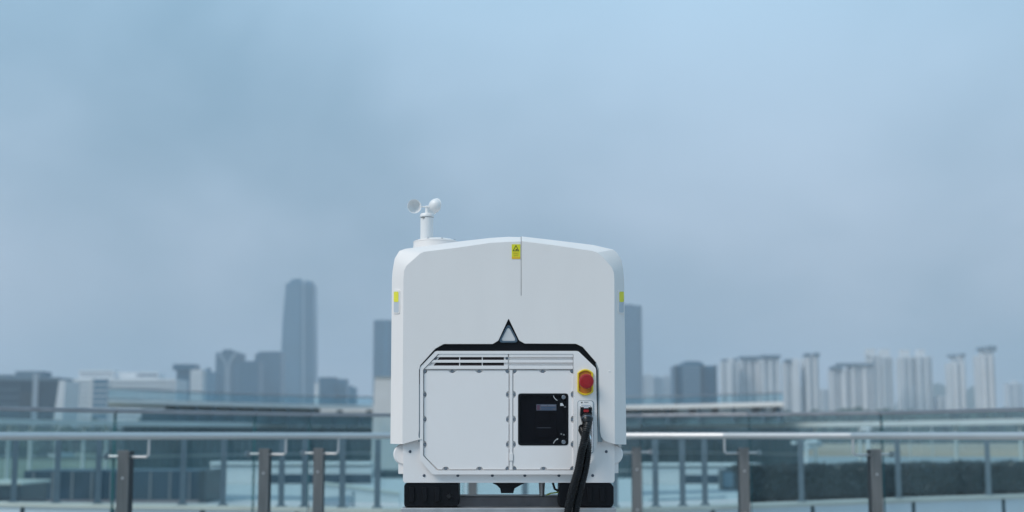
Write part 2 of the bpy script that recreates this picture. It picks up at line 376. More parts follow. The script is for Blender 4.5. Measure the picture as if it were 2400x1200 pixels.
def world_rect(px0, px1, ytop, d):
    a = at(px0, ytop, d); b = at(px1, ytop, d); return a.x, b.x, a.z
def wbox(name, px0, px1, yt, yb, d, dep, m, parent, proud=0.0, kind=None):
    """box whose front is at distance d - proud, between photo rows yt and yb (None = down to the ground)"""
    x0, x1, z1 = world_rect(px0, px1, yt, d); z0 = GZ if yb is None else at(px0, yb, d).z
    return box(name, (x0, d - proud, z0), (x1, d - proud + dep, z1), m, parent, kind=kind)
def grid_windows(name, parent, px0, px1, yt, yb, d, nx, nz, m, fx=0.6, fz=0.5, proud=0.25, kind='stuff'):
    x0, x1, z1 = world_rect(px0, px1, yt, d); z0 = at(px0, yb, d).z if yb else GZ + 3
    bm = bmesh.new(); dx = (x1 - x0) / nx; dz = (z1 - z0) / nz
    for i in range(nx):
        for j in range(nz):
            cx = x0 + (i + .5) * dx; cz = z0 + (j + .5) * dz
            add_box(bm, (cx - dx * fx / 2, d - proud, cz - dz * fz / 2), (cx + dx * fx / 2, d - proud + 0.6, cz + dz * fz / 2))
    return from_bm(name, bm, m, parent, smooth=False, kind=kind)
def bands(parent, px0, px1, yt, yb, d, n, m, frac=0.35, proud=0.5, name='floor_band', side=1.5):
    x0, x1, z1 = world_rect(px0, px1, yt, d); z0 = at(px0, yb, d).z if yb else GZ + 3
    bm = bmesh.new(); dz = (z1 - z0) / n
    for j in range(n):
        add_box(bm, (x0 - proud, d - proud, z0 + j * dz), (x1 + proud, d + side, z0 + (j + frac) * dz))
    return from_bm(name, bm, m, parent, smooth=False, kind='stuff')

def bld(name, px, d, label, group=None):
    return empty(name, (gx(px, d), d, GZ), label, 'building', group)

# A dark office at the far left
D = 900
b = bld('office_building', 60, D, 'dark glass office block cut by the left edge of the photo')
bm = bmesh.new()
x0 = gx(-120, D); xt = at(140, 890, D).x; xb = at(124, 952, D).x; zt = at(60, 892, D).z; zb = GZ; xg = xb + (xb - xt) * 0.4
add_prism(bm, [Vector((x0, D, zb)), Vector((xg, D, zb)), Vector((xt, D, zt)), Vector((x0, D, zt))], [Vector((x0, D + 30, zb)), Vector((xg, D + 30, zb)), Vector((xt, D + 30, zt)), Vector((x0, D + 30, zt))])
from_bm('glass_wall', bm, M['darkoffice'], b)
wbox('roof_band', -120, 138, 884, 892, D, 30, M['crowngrey'], b, 0.6)
wbox('penthouse', 36, 100, 870, 884, D + 4, 18, M['crowngrey'], b)
wbox('penthouse', -60, 20, 878, 884, D + 6, 18, M['crowngrey'], b)
wbox('stair_core', 79, 92, 876, None, D, 2, M['palestrip'], b, 1.2)
wbox('entrance_bay', 48, 76, 918, None, D, 2, M['darkpanel'], b, 1.0)
bm = bmesh.new()
for i in range(24):
    px = -100 + i * 10
    if 40 < px < 96: continue
    x = gx(px, D); add_box(bm, (x - .12, D - .4, GZ), (x + .12, D + .1, zt - 1))
from_bm('mullions', bm, M['crowngrey'], b, smooth=False, kind='stuff')
bands(b, -120, 47, 896, None, D, 9, M['crowngrey'], 0.12, 0.3, 'floor_lines')
bm = bmesh.new(); q = [(xt, zt), (xt + 4.0, zt), (xg + 7.2, zb), (xg, zb)]
add_prism(bm, [Vector((x, D - 1, z)) for x, z in q], [Vector((x, D + 29, z)) for x, z in q])
from_bm('leaning_edge', bm, M['officewhite'], b)

# B white office
D = 1100
b = bld('office_building', 280, D, 'long white office block with rows of small square windows')
wbox('wall', 142, 413, 888, None, D, 40, M['officewhite'], b)
wbox('wall', 185, 268, 868, 887.6, D + 6, 25, M['officewhite'], b)
wbox('wall', 268, 372, 872, 887.6, D + 9, 22, M['officewhite'], b)
wbox('dark_bay', 219, 254, 889, None, D, 2, M['towerglass2'], b, 0.6)
bands(b, 219, 254, 890, None, D, 12, M['flatgrey'], 0.25, 0.8, 'bay_bands', side=0.2)
grid_windows('windows', b, 146, 214, 892, None, D, 18, 14, M['officewin'], 0.5, 0.42)
grid_windows('windows', b, 257, 411, 892, None, D, 34, 14, M['officewin'], 0.5, 0.42)
for o in (grid_windows('windows', b, 188, 264, 871, 884, D + 6, 16, 2, M['officewin'], 0.55, 0.4), grid_windows('windows', b, 320, 371, 874, 885, D + 9, 13, 1, M['officewin'], 0.6, 0.6)): pass
wbox('corner_pier', 142, 145, 886, None, D, 2, M['whitewall'], b, 0.8)
wbox('corner_pier', 214, 218, 886, None, D, 2, M['whitewall'], b, 0.9)

# C cluster
D = 1500
b = bld('office_building', 430, D, 'small dark tower with an overhanging flat top beside the white office block')
wbox('glass_wall', 414, 457, 868, None, D, 20, M['towerglass'], b)
wbox('top_storey', 407, 459, 854, 868, D, 22, M['towerglass'], b, 3)
b = bld('office_building', 466, D, 'low pale grey block in front of the dark overhanging tower')
wbox('wall', 447, 475, 866, None, D - 60, 18, M['flatgrey'], b); bands(b, 447, 475, 868, None, D - 60, 16, M['flatwhite'], 0.3)
b = bld('office_building', 488, 1900, 'low faint grey-blue block with stepped roof left of the Y-patterned tower')
wbox('wall', 474, 507, 872, None, 1900, 18, M['towerglass2'], b); wbox('roof_step', 482, 492, 862, 872, 1905, 10, M['towerglass2'], b)
# D Y tower
D = 2000
b = bld('tower_building', 534, D, 'blue-grey tower with a pale Y-shaped fin spreading at its top')
wbox('glass_wall', 506, 562, 826, None, D, 45, M['towerglass'], b)
bm = bmesh.new(); pts = [at(x, y, D) for x, y in rnd([(521, 826), (521, 822), (527, 819), (541, 819), (547, 822), (547, 826)], 1)]
add_prism(bm, [p + Vector((0, -1, 0)) for p in pts], [p + Vector((0, 30, 0)) for p in pts]); from_bm('crown', bm, M['towerglass'], b)
tube('fin', [at(530, 1000, D - 2), at(530, 862, D - 2), at(528, 848, D - 2), at(514, 829, D - 2)], 1.6, M['palestrip'], b, 6)
tube('fin', [at(537, 1000, D - 2), at(537, 862, D - 2), at(539, 848, D - 2), at(553, 829, D - 2)], 1.6, M['palestrip'], b, 6)
bands(b, 506, 562, 850, None, D, 30, M['towerglass2'], 0.25, 0.5, 'floor_lines')
# E, F
b = bld('office_building', 580, 1850, 'dark squat block between the Y-patterned tower and the slanted-corner tower')
wbox('glass_wall', 562, 606, 848, None, 1850, 40, M['towerglass'], b); wbox('parapet', 564, 604, 846, 848, 1856, 30, M['towerglass'], b)
D = 2050
b = bld('tower_building', 628, D, 'dark block with one slanted roof corner left of the tallest tower')
bm = bmesh.new(); q = [at(597, 1060, D), at(657, 1060, D), at(657, 824, D), at(609, 824, D), at(597, 832, D)]
add_prism(bm, q, [p + Vector((0, 45, 0)) for p in q]); from_bm('glass_wall', bm, M['towerglass'], b)
bands(b, 597, 657, 836, None, D, 26, M['towerglass2'], 0.2, 0.4, 'floor_lines')
# G tall tower
D = 2500
b = bld('tower_building', 697, D, 'tallest tower of the skyline, tapering, with a pale vertical strip')
bm = bmesh.new(); q = [at(655, 1040, D), at(736, 1040, D), at(735.5, 800, D), at(733.5, 664, D), at(670, 664, D), at(662, 760, D), at(657, 880, D)]
add_prism(bm, q, [p + Vector((0, 50, 0)) for p in q]); from_bm('glass_wall', bm, M['towerglass2'], b)
bm = bmesh.new(); q = [at(676, 664, D), at(708, 664, D), at(708, 655, D), at(700, 652, D), at(684, 655, D)]
add_prism(bm, q, [p + Vector((0, 30, 0)) for p in q]); from_bm('crown', bm, M['towerglass2'], b)
bm = bmesh.new(); q = [at(715, 664, D), at(733, 664, D), at(732, 660, D), at(716, 657, D)]
add_prism(bm, q, [p + Vector((0, 30, 0)) for p in q]); from_bm('crown', bm, M['towerglass2'], b)
bm = bmesh.new(); q = [at(709, 1040, D), at(714, 1040, D), at(713, 660, D), at(710, 660, D)]
add_prism(bm, [p + Vector((0, -2, 0)) for p in q], q); from_bm('fin', bm, M['palestrip'], b)
bm = bmesh.new(); q = [at(702.5, 1040, D), at(708.5, 1040, D), at(708.5, 666, D), at(704.5, 666, D)]
add_prism(bm, [p + Vector((0, -1, 0)) for p in q], q); from_bm('recess_strip', bm, M['towerglass'], b)
bm = bmesh.new(); q = [at(717, 1040, D), at(736.4, 1040, D), at(733.9, 668, D), at(715, 668, D)]
add_prism(bm, [p + Vector((0, -1.2, 0)) for p in q], q); from_bm('side_wing', bm, M['towerglass'], b)
bands(b, 671, 701, 670, None, D, 70, M['palestrip'], 0.10, 0.4, 'floor_lines', side=0.1)
# mast-like strip, low blocks, J, K
b = bld('chimney_stack', 742, 1500, 'thin pale stack at the right foot of the tallest tower'); b['category'] = 'chimney'
lathe('shaft', [(3.2, GZ), (2.4, at(742, 898, 1500).z), (0, at(742, 898, 1500).z)], M['flatwhite'], b, (gx(742, 1500), 1500, 0), seg=12)
b = bld('office_building', 780, 1700, 'low dark block standing alone right of the tallest tower')
wbox('glass_wall', 747, 786, 884, None, 1700, 30, M['towerglass'], b); wbox('glass_wall', 786, 812, 888, None, 1704, 26, M['towerglass2'], b)
bands(b, 747, 812, 888, None, 1700, 14, M['towerglass2'], 0.25, 0.4, 'floor_lines')
b = bld('office_building', 824, 1800, 'lowest small block, right neighbour of the low dark block')
wbox('wall', 810, 834, 908, None, 1800, 20, M['towerglass2'], b); wbox('roof_step', 816, 826, 904, 908, 1804, 8, M['towerglass2'], b)
b = bld('tower_building', 905, 2300, 'dark flat-topped tower half hidden behind the left side of the white box')
wbox('glass_wall', 876, 935, 750, None, 2300, 50, M['towerglass'], b); wbox('fin', 902, 908, 751, None, 2300, 2, M['towerglass2'], b, 1)
bands(b, 876, 935, 753, None, 2300, 60, M['towerglass2'], 0.15, 0.4, 'floor_lines')
b = bld('tower_building', 1470, 2300, 'slim dark tower emerging from behind the right side of the white box')
wbox('glass_wall', 1436, 1503, 716, None, 2300, 50, M['towerglass'], b); wbox('side_strip', 1499, 1503.5, 717, None, 2300, 3, M['darkoffice'], b, 1)
wbox('roof_notch', 1440, 1484, 713.5, 716, 2305, 30, M['towerglass'], b); bands(b, 1436, 1498, 720, None, 2300, 60, M['palestrip'], 0.12, 0.4, 'floor_lines', side=0.1)
# L low pale blocks
for i, (a, c, t, lab) in enumerate([(1510, 1532, 879, 'faint low pale block just right of the slim dark tower'), (1531, 1556, 885, 'faint pale slab building, second right of the slim dark tower'), (1555, 1579, 882, 'faint pale slab building touching the blue stepped office')]):
    b = bld('apartment_building', (a + c) / 2, 2300 + i * 60, lab, 'faint low flats between the towers'); dd = 2300 + i * 60
    wbox('wall', a, c, t, None, dd, 20, M['flatgrey'], b); wbox('roof_box', a + 6, a + 12, t - 5, t, dd + 4, 8, M['flatgrey'], b)
    grid_windows('windows', b, a + 1, c - 1, t + 3, None, dd, 5, 20, M['flatwin'], 0.5, 0.5)
# M office
D = 1300
b = bld('office_building', 1630, D, 'blue-grey office block with horizontal floor lines and a stepped roof')
wbox('glass_wall', 1601, 1648, 849, None, D, 40, M['towerglass2'], b); wbox('glass_wall', 1581, 1601, 857, None, D + 6, 34, M['towerglass'], b); wbox('glass_wall', 1648, 1679, 857, None, D + 6, 34, M['towerglass2'], b)
wbox('recess', 1641, 1650, 856, None, D - .6, 1, M['darkoffice'], b); wbox('roof_box', 1606, 1640, 847, 849, D + 5, 20, M['towerglass'], b)
bands(b, 1601, 1641, 853, None, D, 26, M['palestrip'], 0.3, 0.5, 'floor_lines'); bands(b, 1650, 1679, 860, None, D + 6, 25, M['towerglass'], 0.3, 0.5, 'floor_lines')
for pxx in (1581, 1675.5): wbox('corner_pier', pxx, pxx + 4, 855, None, D + 5, 2, M['darkoffice'], b, 0.6)

# white residential towers
def flats(px0, px1, yt, d, label, piers, crown, tone='flatwhite', nwin=3, floors=32, name='apartment_tower', group=None, capw=None):
    b = bld(name, (px0 + px1) / 2, d, label, group)
    wbox('wall', px0, px1, yt, None, d, 24, M['flatgrey'], b)
    w = px1 - px0
    for (u0, u1, up) in piers:
        wbox('pier', px0 + w * u0, px0 + w * u1, yt - up, None, d, 3, M[tone], b, 1.5)
    edges = [0] + [x for p in piers for x in p[:2]] + [1]
    for k in range(0, len(edges), 2):
        a, c = edges[k], edges[k + 1]
        if c - a > 0.04:
            grid_windows('windows', b, px0 + w * a, px0 + w * c, yt + 3, None, d, max(1, int(w * (c - a) / 5)), floors, M['flatwin'], 0.65, 0.55)
    for (u0, u1, y0, y1, ov) in crown:
        wbox('crown', px0 + w * u0, px0 + w * u1, yt - y1, yt - y0, d, 16, M['crowngrey'], b, ov)
    for (u0, u1, h) in (capw or []):
        wbox('roof_room', px0 + w * u0, px0 + w * u1, yt - h, yt, d + 3, 12, M['flatwhite'], b)
    return b
flats(1694, 1728, 848, 1500, 'white apartment tower with a broad blank gable, first right of the blue stepped office', [(0.25, 0.62, 0)], [(0, 0.35, 2, 6, 1), (0.75, 1, 2, 8, 1)], capw=[(0.1, 0.9, 8)])
flats(1735, 1782, 845, 1520, 'left half of the wide pale apartment slab under a dark roof beam', [(0.05, 0.14, 0), (0.38, 0.5, 0), (0.75, 0.86, 0)], [(-0.02, 1, 3, 10, 3)], capw=[(0.1, 0.9, 4)])
flats(1784, 1828, 843, 1500, 'right half of the wide pale apartment slab under a dark roof beam', [(0.05, 0.16, 0), (0.4, 0.55, 0), (0.82, 0.95, 0)], [(0.0, 1.02, 4, 11, 3)], capw=[(0.1, 0.95, 5)])
flats(1843, 1873, 850, 1350, 'white apartment tower with a wide blank right half, narrower neighbour of the wide slab', [(0.4, 0.95, 0)], [(-0.02, 0.4, 1, 8, 2)], capw=[(0.1, 1.0, 9)])
flats(1888, 1918, 838, 1350, 'tall pale apartment tower with a dark hooked roof corner', [(0.05, 0.3, 0), (0.62, 0.8, 0)], [(0.0, 0.35, 2, 10, 2), (0.65, 1.08, 2, 11, 2)], capw=[(0.2, 0.8, 6)])
flats(1953, 1992, 866, 1420, 'shorter apartment slab with one bright white strip under a sloping dark beam', [(0.47, 0.72, 0)], [(-0.08, 0.5, 0, 8, 3)])
flats(1993, 2046, 858, 1420, 'apartment slab with two slim white strips under a long dark roof beam', [(0.05, 0.16, 0), (0.55, 0.68, 0)], [(-0.55, 1.0, 0, 7, 3)])
flats(2040, 2064, 833, 1650, 'apartment tower whose tall white roof room rises highest left of its pair', [(0.1, 0.22, 0), (0.7, 0.85, 0)], [], capw=[(-0.3, 0.5, 16)])
flats(2065, 2092, 836, 1650, 'apartment tower with a white roof room, right one of the first pair', [(0.1, 0.25, 0)], [], capw=[(0.0, 0.75, 18)])
flats(2112, 2143, 836, 1700, 'apartment tower with a white roof room, left one of the second pair', [(0.08, 0.22, 0), (0.55, 0.68, 0)], [], capw=[(0.05, 0.62, 17)])
flats(2146, 2184, 835, 1700, 'apartment tower with a narrow white roof room, right one of the second pair', [(0.08, 0.25, 0), (0.6, 0.7, 0)], [], capw=[(0.15, 0.55, 16)])
flats(2230, 2262, 850, 1550, 'slim white apartment tower with twin strips, left of the last two lone towers', [(0.12, 0.38, 0), (0.68, 0.9, 0)], [(-0.08, 0.3, 14, 19, 2), (0.62, 1.0, 15, 21, 2)], capw=[(0.15, 0.95, 16)])
flats(2298, 2330, 832, 1500, 'slim pale apartment tower crowned by dark wing-like roof pieces', [(0.1, 0.3, 0), (0.62, 0.8, 0)], [(-0.03, 0.35, 11, 18, 2), (0.6, 1.12, 9, 21, 2)], capw=[(0.1, 0.9, 12)])
flats(2364, 2398, 898, 2300, 'small faint grey block near the right edge of the photo', [(0.4, 0.5, 0)], [], capw=[(0.3, 0.6, 5)])
flats(2022, 2036, 905, 2000, 'short faint block between the slabs under the dark beam', [(0.4, 0.6, 0)], [])
flats(1924, 1946, 912, 1900, 'low faint block left of the slab with the bright white strip', [(0.2, 0.4, 0)], [], tone='flatgrey')
flats(1873, 1889, 906, 1900, 'low faint block wedged between the two slim pale towers', [(0.2, 0.5, 0)], [], tone='flatgrey')
flats(2198, 2226, 928, 1700, 'low pinkish grey block before the wooded hill', [(0.0, 0.3, 0), (0.6, 0.8, 0)], [], tone='flatgrey')

# ---------------------------------------------------------------- the curved wing opposite
def ribbon(bm, pts, z0, z1, dep, mi=0):
    """vertical-faced slab following pts (x, y), thickened away from the camera"""
    n = len(pts); fr = [Vector((x, y, 0)) for x, y in pts]; bk = []
    for i, p in enumerate(fr):
        nr = p.normalized()
        bk.append(p + nr * dep)
    rows = [[bm.verts.new((q.x, q.y, z)) for q in L_] for L_, z in ((fr, z0), (fr, z1), (bk, z1), (bk, z0))]
    for k in range(4):
        a, b = rows[k], rows[(k + 1) % 4]
        for i in range(n - 1): f = bm.faces.new((a[i], a[i + 1], b[i + 1], b[i])); f.material_index = mi
    bm.faces.new([r[0] for r in rows]); bm.faces.new([r[-1] for r in rows][::-1])
def pts_at(lst): return [(gx(px, d), d) for px, d in lst]
def interp(lst, px):
    for (a, da), (b, db) in zip(lst, lst[1:]):
        if a <= px <= b: return da + (db - da) * (px - a) / (b - a)
    return lst[-1][1] if px > lst[-1][0] else lst[0][1]
UP = [(250, 216), (330, 224), (430, 234), (560, 246), (700, 258), (870, 268), (1050, 274), (1250, 274), (1470, 268), (1600, 261), (1720, 250), (1838, 240)]
LOW = [(-220, 172), (0, 184), (150, 205), (300, 222), (480, 238), (672, 262)]
LOW2 = [(1505, 292), (1650, 280), (1800, 262), (2000, 236), (2200, 208), (2400, 184), (2620, 168)]
zU = at(560, 943.5, 246).z; zUb = zU - 0.72; zL = at(300, 987, 222).z; zLb = zL - 0.75
wing = empty('terraced_wing', (0, 274, GZ), 'curved far wing with a white-edged roof deck and glass guard behind the white box', 'building')
bm = bmesh.new(); ribbon(bm, pts_at(UP), zUb, zU, 26); from_bm('roof_slab', bm, M['slab'], wing, smooth=False)
# lip lights
bm = bmesh.new()
for i, ((a, da), (c, dc)) in enumerate(zip(UP, UP[1:])):
    n = max(1, round((c - a) / 60))
    for k in range(n):
        p0 = a + (c - a) * k / n + 0.4; p1 = a + (c - a) * (k + 1) / n - 0.4
        q = pts_at([(p0, da + (dc - da) * k / n + 0.5), (p1, da + (dc - da) * (k + 1) / n + 0.5)])
        g = bmesh.new(); ribbon(g, q, zU + 0.02, zU + 1.38, 0.04); from_bm('guard_pane', g, M['glassguard'], wing, smooth=False)
bm = bmesh.new(); ribbon(bm, [(x, y + .45) for x, y in pts_at(UP)], zU + 1.38, zU + 1.62, 0.14); from_bm('guard_rail', bm, M['capsteel'], wing, smooth=False)
# storefront below the roof slab
SF = [(385, 238), (430, 243), (560, 255), (700, 267), (835, 276)]
bm = bmesh.new(); ribbon(bm, pts_at(SF), zL - 0.3, zUb - 0.01, 8); from_bm('storefront', bm, M['storefront'], wing, smooth=False)
zT = at(560, 963, 249).z
TW = [(330, 226), (430, 237), (560, 249), (700, 261), (870, 271), (1050, 277), (1250, 277), (1470, 271), (1600, 264), (1720, 253), (1838, 243)]
bm = bmesh.new(); ribbon(bm, pts_at(TW), zL - 0.3, zT - 0.15, 0.3); from_bm('terrace_wall', bm, M['facadeteal'], wing, smooth=False)
bm = bmesh.new(); ribbon(bm, pts_at(TW), zT - 0.148, zT, 0.4); from_bm('terrace_coping', bm, M['slab'], wing, smooth=False)
bm = bmesh.new(); ribbon(bm, pts_at([(1440, 283), (1590, 277)]), zT + .002, zT + 1.3, 4); from_bm('light_wall', bm, M['crowngrey'], wing, smooth=False)
for px in (413, 458, 500, 545, 598, 640, 675, 730, 782, 845, 1500, 1566, 1640, 1720, 1790, 1826):
    d = interp(UP, px) + 1.5; x = gx(px, d)
    lathe('column', [(0.30, zL), (0.30, zUb - 0.003)], M['crowngrey'], wing, (x, d, 0), seg=10)
for px in (1468, 1541, 1568, 1626, 1678, 1774, 1822):
    d = interp(UP, px) + 2.6; x = gx(px, d); h_ = 0.7
    bx_ = box('planter_tub', (x - .7, d, zT - .6), (x + .7, d + 1.2, zT + .25), M['framedark'], wing)
    bm = bmesh.new()
    for q in range(5):
        bmesh.ops.create_icosphere(bm, subdivisions=1, radius=0.42, matrix=Matrix.Translation((x + random.uniform(-.6, .6), d + .5, zT + .4 + random.uniform(0, .4))))
    from_bm('shrub', bm, M['framedark'], bx_, smooth=False)
# body of the wing below
BD = [(285, 232), (430, 244), (560, 256), (740, 272), (870, 280), (1050, 286), (1250, 286), (1470, 280), (1600, 290), (1740, 280), (1872, 262)]
bm = bmesh.new(); ribbon(bm, pts_at(BD), GZ, zLb - 0.02, 14); from_bm('facade', bm, M['facadeteal'], wing, smooth=False)
bm = bmesh.new()
for px in range(290, 1870, 16):
    d = interp(BD, px); x = gx(px, d); add_box(bm, (x - .12, d - .5, GZ), (x + .12, d + .3, zLb - 0.1))
from_bm('mullions', bm, M['crowngrey'], wing, smooth=False, kind='stuff')
for k in range(1, 4):
    bm = bmesh.new(); ribbon(bm, [(x, y - .6) for x, y in pts_at(BD)], GZ + k * 3.4, GZ + k * 3.4 + 0.4, 1); from_bm('floor_edge', bm, M['flatgrey'], wing, smooth=False)
wk = empty('elevated_walkway', (gx(300, 222), 222, GZ), 'pale elevated walkway slab on slim columns seen through the glass on the left', 'walkway')
bm = bmesh.new(); ribbon(bm, pts_at(LOW), zLb, zL, 5.0); from_bm('deck', bm, M['slab'], wk, smooth=False)
for px in (20, 72, 134, 196, 250): 
    d = interp(LOW, px) + 1.5; lathe('column', [(0.22, GZ), (0.22, zLb - .003)], M['slab'], wk, (gx(px, d), d, 0), seg=10)
wk = empty('elevated_walkway', (gx(2000, 236), 236, GZ), 'pale elevated walkway slab on slim columns seen through the glass on the right', 'walkway')
bm = bmesh.new(); ribbon(bm, pts_at(LOW2), zLb, zL, 5.0); from_bm('deck', bm, M['slab'], wk, smooth=False)
for px in (1910, 2015, 2240, 2392):
    d = interp(LOW2, px) + 1.5; lathe('column', [(0.22, GZ), (0.22, zLb - .003)], M['slab'], wk, (gx(px, d), d, 0), seg=10)
# white block right beside the box
D = 205
b = empty('stair_tower', (gx(930, D), D, GZ), 'plain white stair block with a leaning left edge beside the white box', 'building')
bm = bmesh.new(); q = [at(869, 1100, D), at(1010, 1100, D), at(1010, 885, D), at(879, 885, D), at(877.5, 895, D)]
add_prism(bm, q, [p + Vector((0, 12, 0)) for p in q]); from_bm('wall', bm, M['whitewall'], b)
wbox('parapet', 877.5, 1010, 883.5, 885, D, 12, M['coping'], b, .15)
wbox('low_wing', 750, 868, 958, 966, D + 2, 10, M['whitewall'], b)
for px in (795, 864): wbox('vent_box', px - 6, px + 6, 961, 966, D - 3, 1.5, M['darkpanel'], b)

# ---------------------------------------------------------------- the plaza between
PZ = -2.4
bm = bmesh.new(); add_box(bm, (-34, 13.2, PZ - 0.6), (34, 112, PZ)); tag(from_bm('plaza', bm, M['plaza']), kind='structure')
# darker paving bands sweeping across the plaza
for k, (a, b_, y0_, y1_) in enumerate([(500, 930, 1157, 1164), (1500, 1740, 1150, 1157), (560, 900, 1186, 1192), (1520, 1700, 1168, 1172)]):
    d0 = (EYE - PZ) * F / (y1_ - 1018) ; d1 = (EYE - PZ) * F / (y0_ - 1018)
    s = 1 if k % 2 == 0 else -1
    sheet('paving_band', [(gx(a, d0), d0), (gx(b_, d0 - s * 4), d0 - 4 * s), (gx(b_, d1 - s * 4), d1 - 4 * s), (gx(a, d1), d1)], PZ + 0.005 + 0.004 * k, mat('slate_paving', (0.22, 0.27, 0.32), 0.7, var=0.15, vscale=0.5))
def pbox(name, px0, px1, yt, yb, label, cat, m, dep=2.0, coping=None, group=None, d=None):
    """box standing on the plaza whose foot is seen at row yb"""
    d = d or (EYE - PZ) * F / (yb - 1018)
    x0, x1 = gx(px0, d), gx(px1, d); z1 = at(1200, yt, d).z
    o = empty(name, ((x0 + x1) / 2, d, PZ), label, cat, group)
    box('wall', (x0, d, PZ), (x1, d + dep, z1), m, o, bevel=0.02)
    return o, d, x0, x1, z1
o, d, x0, x1, z1 = pbox('roof_light', 60, 470, 1103, 1176, 'long low dark glazed roof light behind the glass on the left', 'skylight', M['darkbox'], 4)
box('end_panel', (x1 + 0.002, d - .05, PZ), (x1 + 0.32, d + 4.05, z1 + 0.02), M['darkpanel'], o)
for k in range(9):
    x = x0 + (x1 - x0) * (k + .5) / 9; box('glazing_bar', (x - .04, d - .05, PZ + .2), (x + .04, d - .002, z1 - .05), M['framedark'], o)
box('base_strip', (x0, d - .08, PZ), (x1, d - .003, PZ + .16), M['framedark'], o)
o, d, x0, x1, z1 = pbox('plant_room', -60, 52, 1136, 1235, 'near-black low plant room cut by the lower left edge', 'cabinet', M['darkpanel'], 3)
box('roof_edge', (x0, d - .12, z1), (x1 + .1, d + 3.1, z1 + .1), M['coping'], o)
o, d, x0, x1, z1 = pbox('low_white_wall', 495, 872, 1093, 1111, 'low white wall across the plaza left of the white box', 'wall', M['whitewall'], 1.2, d=100)
box('dark_opening', (x0 + 4, d - .04, PZ), (x1, d - .001, at(1200, 1111, d).z), M['darkbox'], o)
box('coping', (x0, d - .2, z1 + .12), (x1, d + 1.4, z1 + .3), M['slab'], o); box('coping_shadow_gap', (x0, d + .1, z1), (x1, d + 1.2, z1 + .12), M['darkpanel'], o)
o, d, x0, x1, z1 = pbox('low_white_wall', 1500, 1700, 1096, 1113, 'low white wall across the plaza right of the white box', 'wall', M['whitewall'], 1.2, d=100)
box('dark_opening', (x0 + 3, d - .04, PZ), (x1, d - .001, at(1200, 1113, d).z), M['darkbox'], o)
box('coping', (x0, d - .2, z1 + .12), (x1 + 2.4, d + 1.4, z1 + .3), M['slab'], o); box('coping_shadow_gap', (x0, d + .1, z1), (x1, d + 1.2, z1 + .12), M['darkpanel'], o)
# dark cabinet at the hedge start
o, d, x0, x1, z1 = pbox('utility_cabinet', 1690, 1730, 1102, 1146, 'dark grey utility cabinet at the left end of the hedge', 'cabinet', M['darkpanel'], 1.5)
box('door', (x0 + .08, d - .04, PZ + .15), (x0 + .7, d - .002, z1 - .12), M['crowngrey'], o)
# ramps: white wedge blocks beside the box on the left
d = 48.0
o = empty('ramp_wall', (gx(860, d), d, PZ), 'white sloping ramp wall with pale coping just left of the white box', 'wall')
q = [(752, 1134), (935, 1158), (935, 1250), (752, 1250)]
bm = bmesh.new(); f_ = [at(x, y, d) for x, y in q]; add_prism(bm, f_, [p + Vector((0, .4, 0)) for p in f_]); from_bm('wall', bm, M['whitewall'], o)
q = [(751, 1130), (936, 1154), (936, 1158.2), (751, 1134.2)]
bm = bmesh.new(); f_ = [at(x, y, d - .08) for x, y in q]; add_prism(bm, f_, [p + Vector((0, .56, 0)) for p in f_]); from_bm('coping', bm, M['coping'], o)
q = rnd([(756, 1166), (821, 1161), (818, 1192), (756, 1183)], 1)
bm = bmesh.new(); f_ = [at(x, y, d - .06) for x, y in q]; add_prism(bm, f_, [p + Vector((0, .055, 0)) for p in f_]); from_bm('recessed_panel', bm, M['palestrip'], o)
q = [(826, 1152), (829, 1152), (829, 1240), (826, 1240)]
bm = bmesh.new(); f_ = [at(x, y, d - .03) for x, y in q]; add_prism(bm, f_, [p + Vector((0, .028, 0)) for p in f_]); from_bm('joint', bm, M['crowngrey'], o)
q = [(850, 1194), (935, 1192), (935, 1240), (850, 1240)]
bm = bmesh.new(); f_ = [at(x, y, d - .03) for x, y in q]; add_prism(bm, f_, [p + Vector((0, .028, 0)) for p in f_]); from_bm('blue_panel', bm, M['palestrip'], o)
# hedge: leaf faces in a long bed, right side
def hedge():
    rs = random.Random(5); bm = bmesh.new(); core = bmesh.new()
    dfoot = lambda px: (EYE - PZ) * F / ((1182 - (px - 1730) * 0.030) - 1018)
    N_ = 40
    pts = [(gx(1728 + (2560 - 1728) * i / N_, dfoot(1728 + (2560 - 1728) * i / N_)), dfoot(1728 + (2560 - 1728) * i / N_)) for i in range(N_ + 1)]
    zt = at(1200, 1094, 73).z
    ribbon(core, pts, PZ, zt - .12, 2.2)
    for i in range(26000):
        u = rs.random() * N_; k = min(int(u), N_ - 1); t = u - k
        x = pts[k][0] * (1 - t) + pts[k + 1][0] * t; y = pts[k][1] * (1 - t) + pts[k + 1][1] * t
        if rs.random() < 0.55: y -= rs.uniform(0.0, 0.22); z = PZ + rs.random() * (zt - PZ)
        else: y += rs.uniform(-.1, 2.1); z = zt + rs.uniform(-.2, .10) + 0.2 * noise.noise(Vector((x * .9, y * .9, 0)))
        s = rs.uniform(0.05, 0.15); a = Vector((rs.gauss(0, 1), rs.gauss(0, 1), rs.gauss(0, 1))).normalized(); b_ = a.orthogonal().normalized(); c_ = a.cross(b_)
        p = Vector((x, y, z)); bm.faces.new([bm.verts.new(p + b_ * s), bm.verts.new(p + c_ * s * .5), bm.verts.new(p - b_ * s), bm.verts.new(p - c_ * s * .5)])
    bm2 = bmesh.new()
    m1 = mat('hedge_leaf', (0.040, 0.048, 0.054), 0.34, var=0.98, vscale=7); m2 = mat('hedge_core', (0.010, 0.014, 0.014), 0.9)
    me = bpy.data.meshes.new('leaves'); bm.to_mesh(me); bm.free()
    o = link('hedge', me, [m1]); tag(o, 'long dark clipped hedge behind the glass on the right', 'hedge')
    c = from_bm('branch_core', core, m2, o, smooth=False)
hedge()
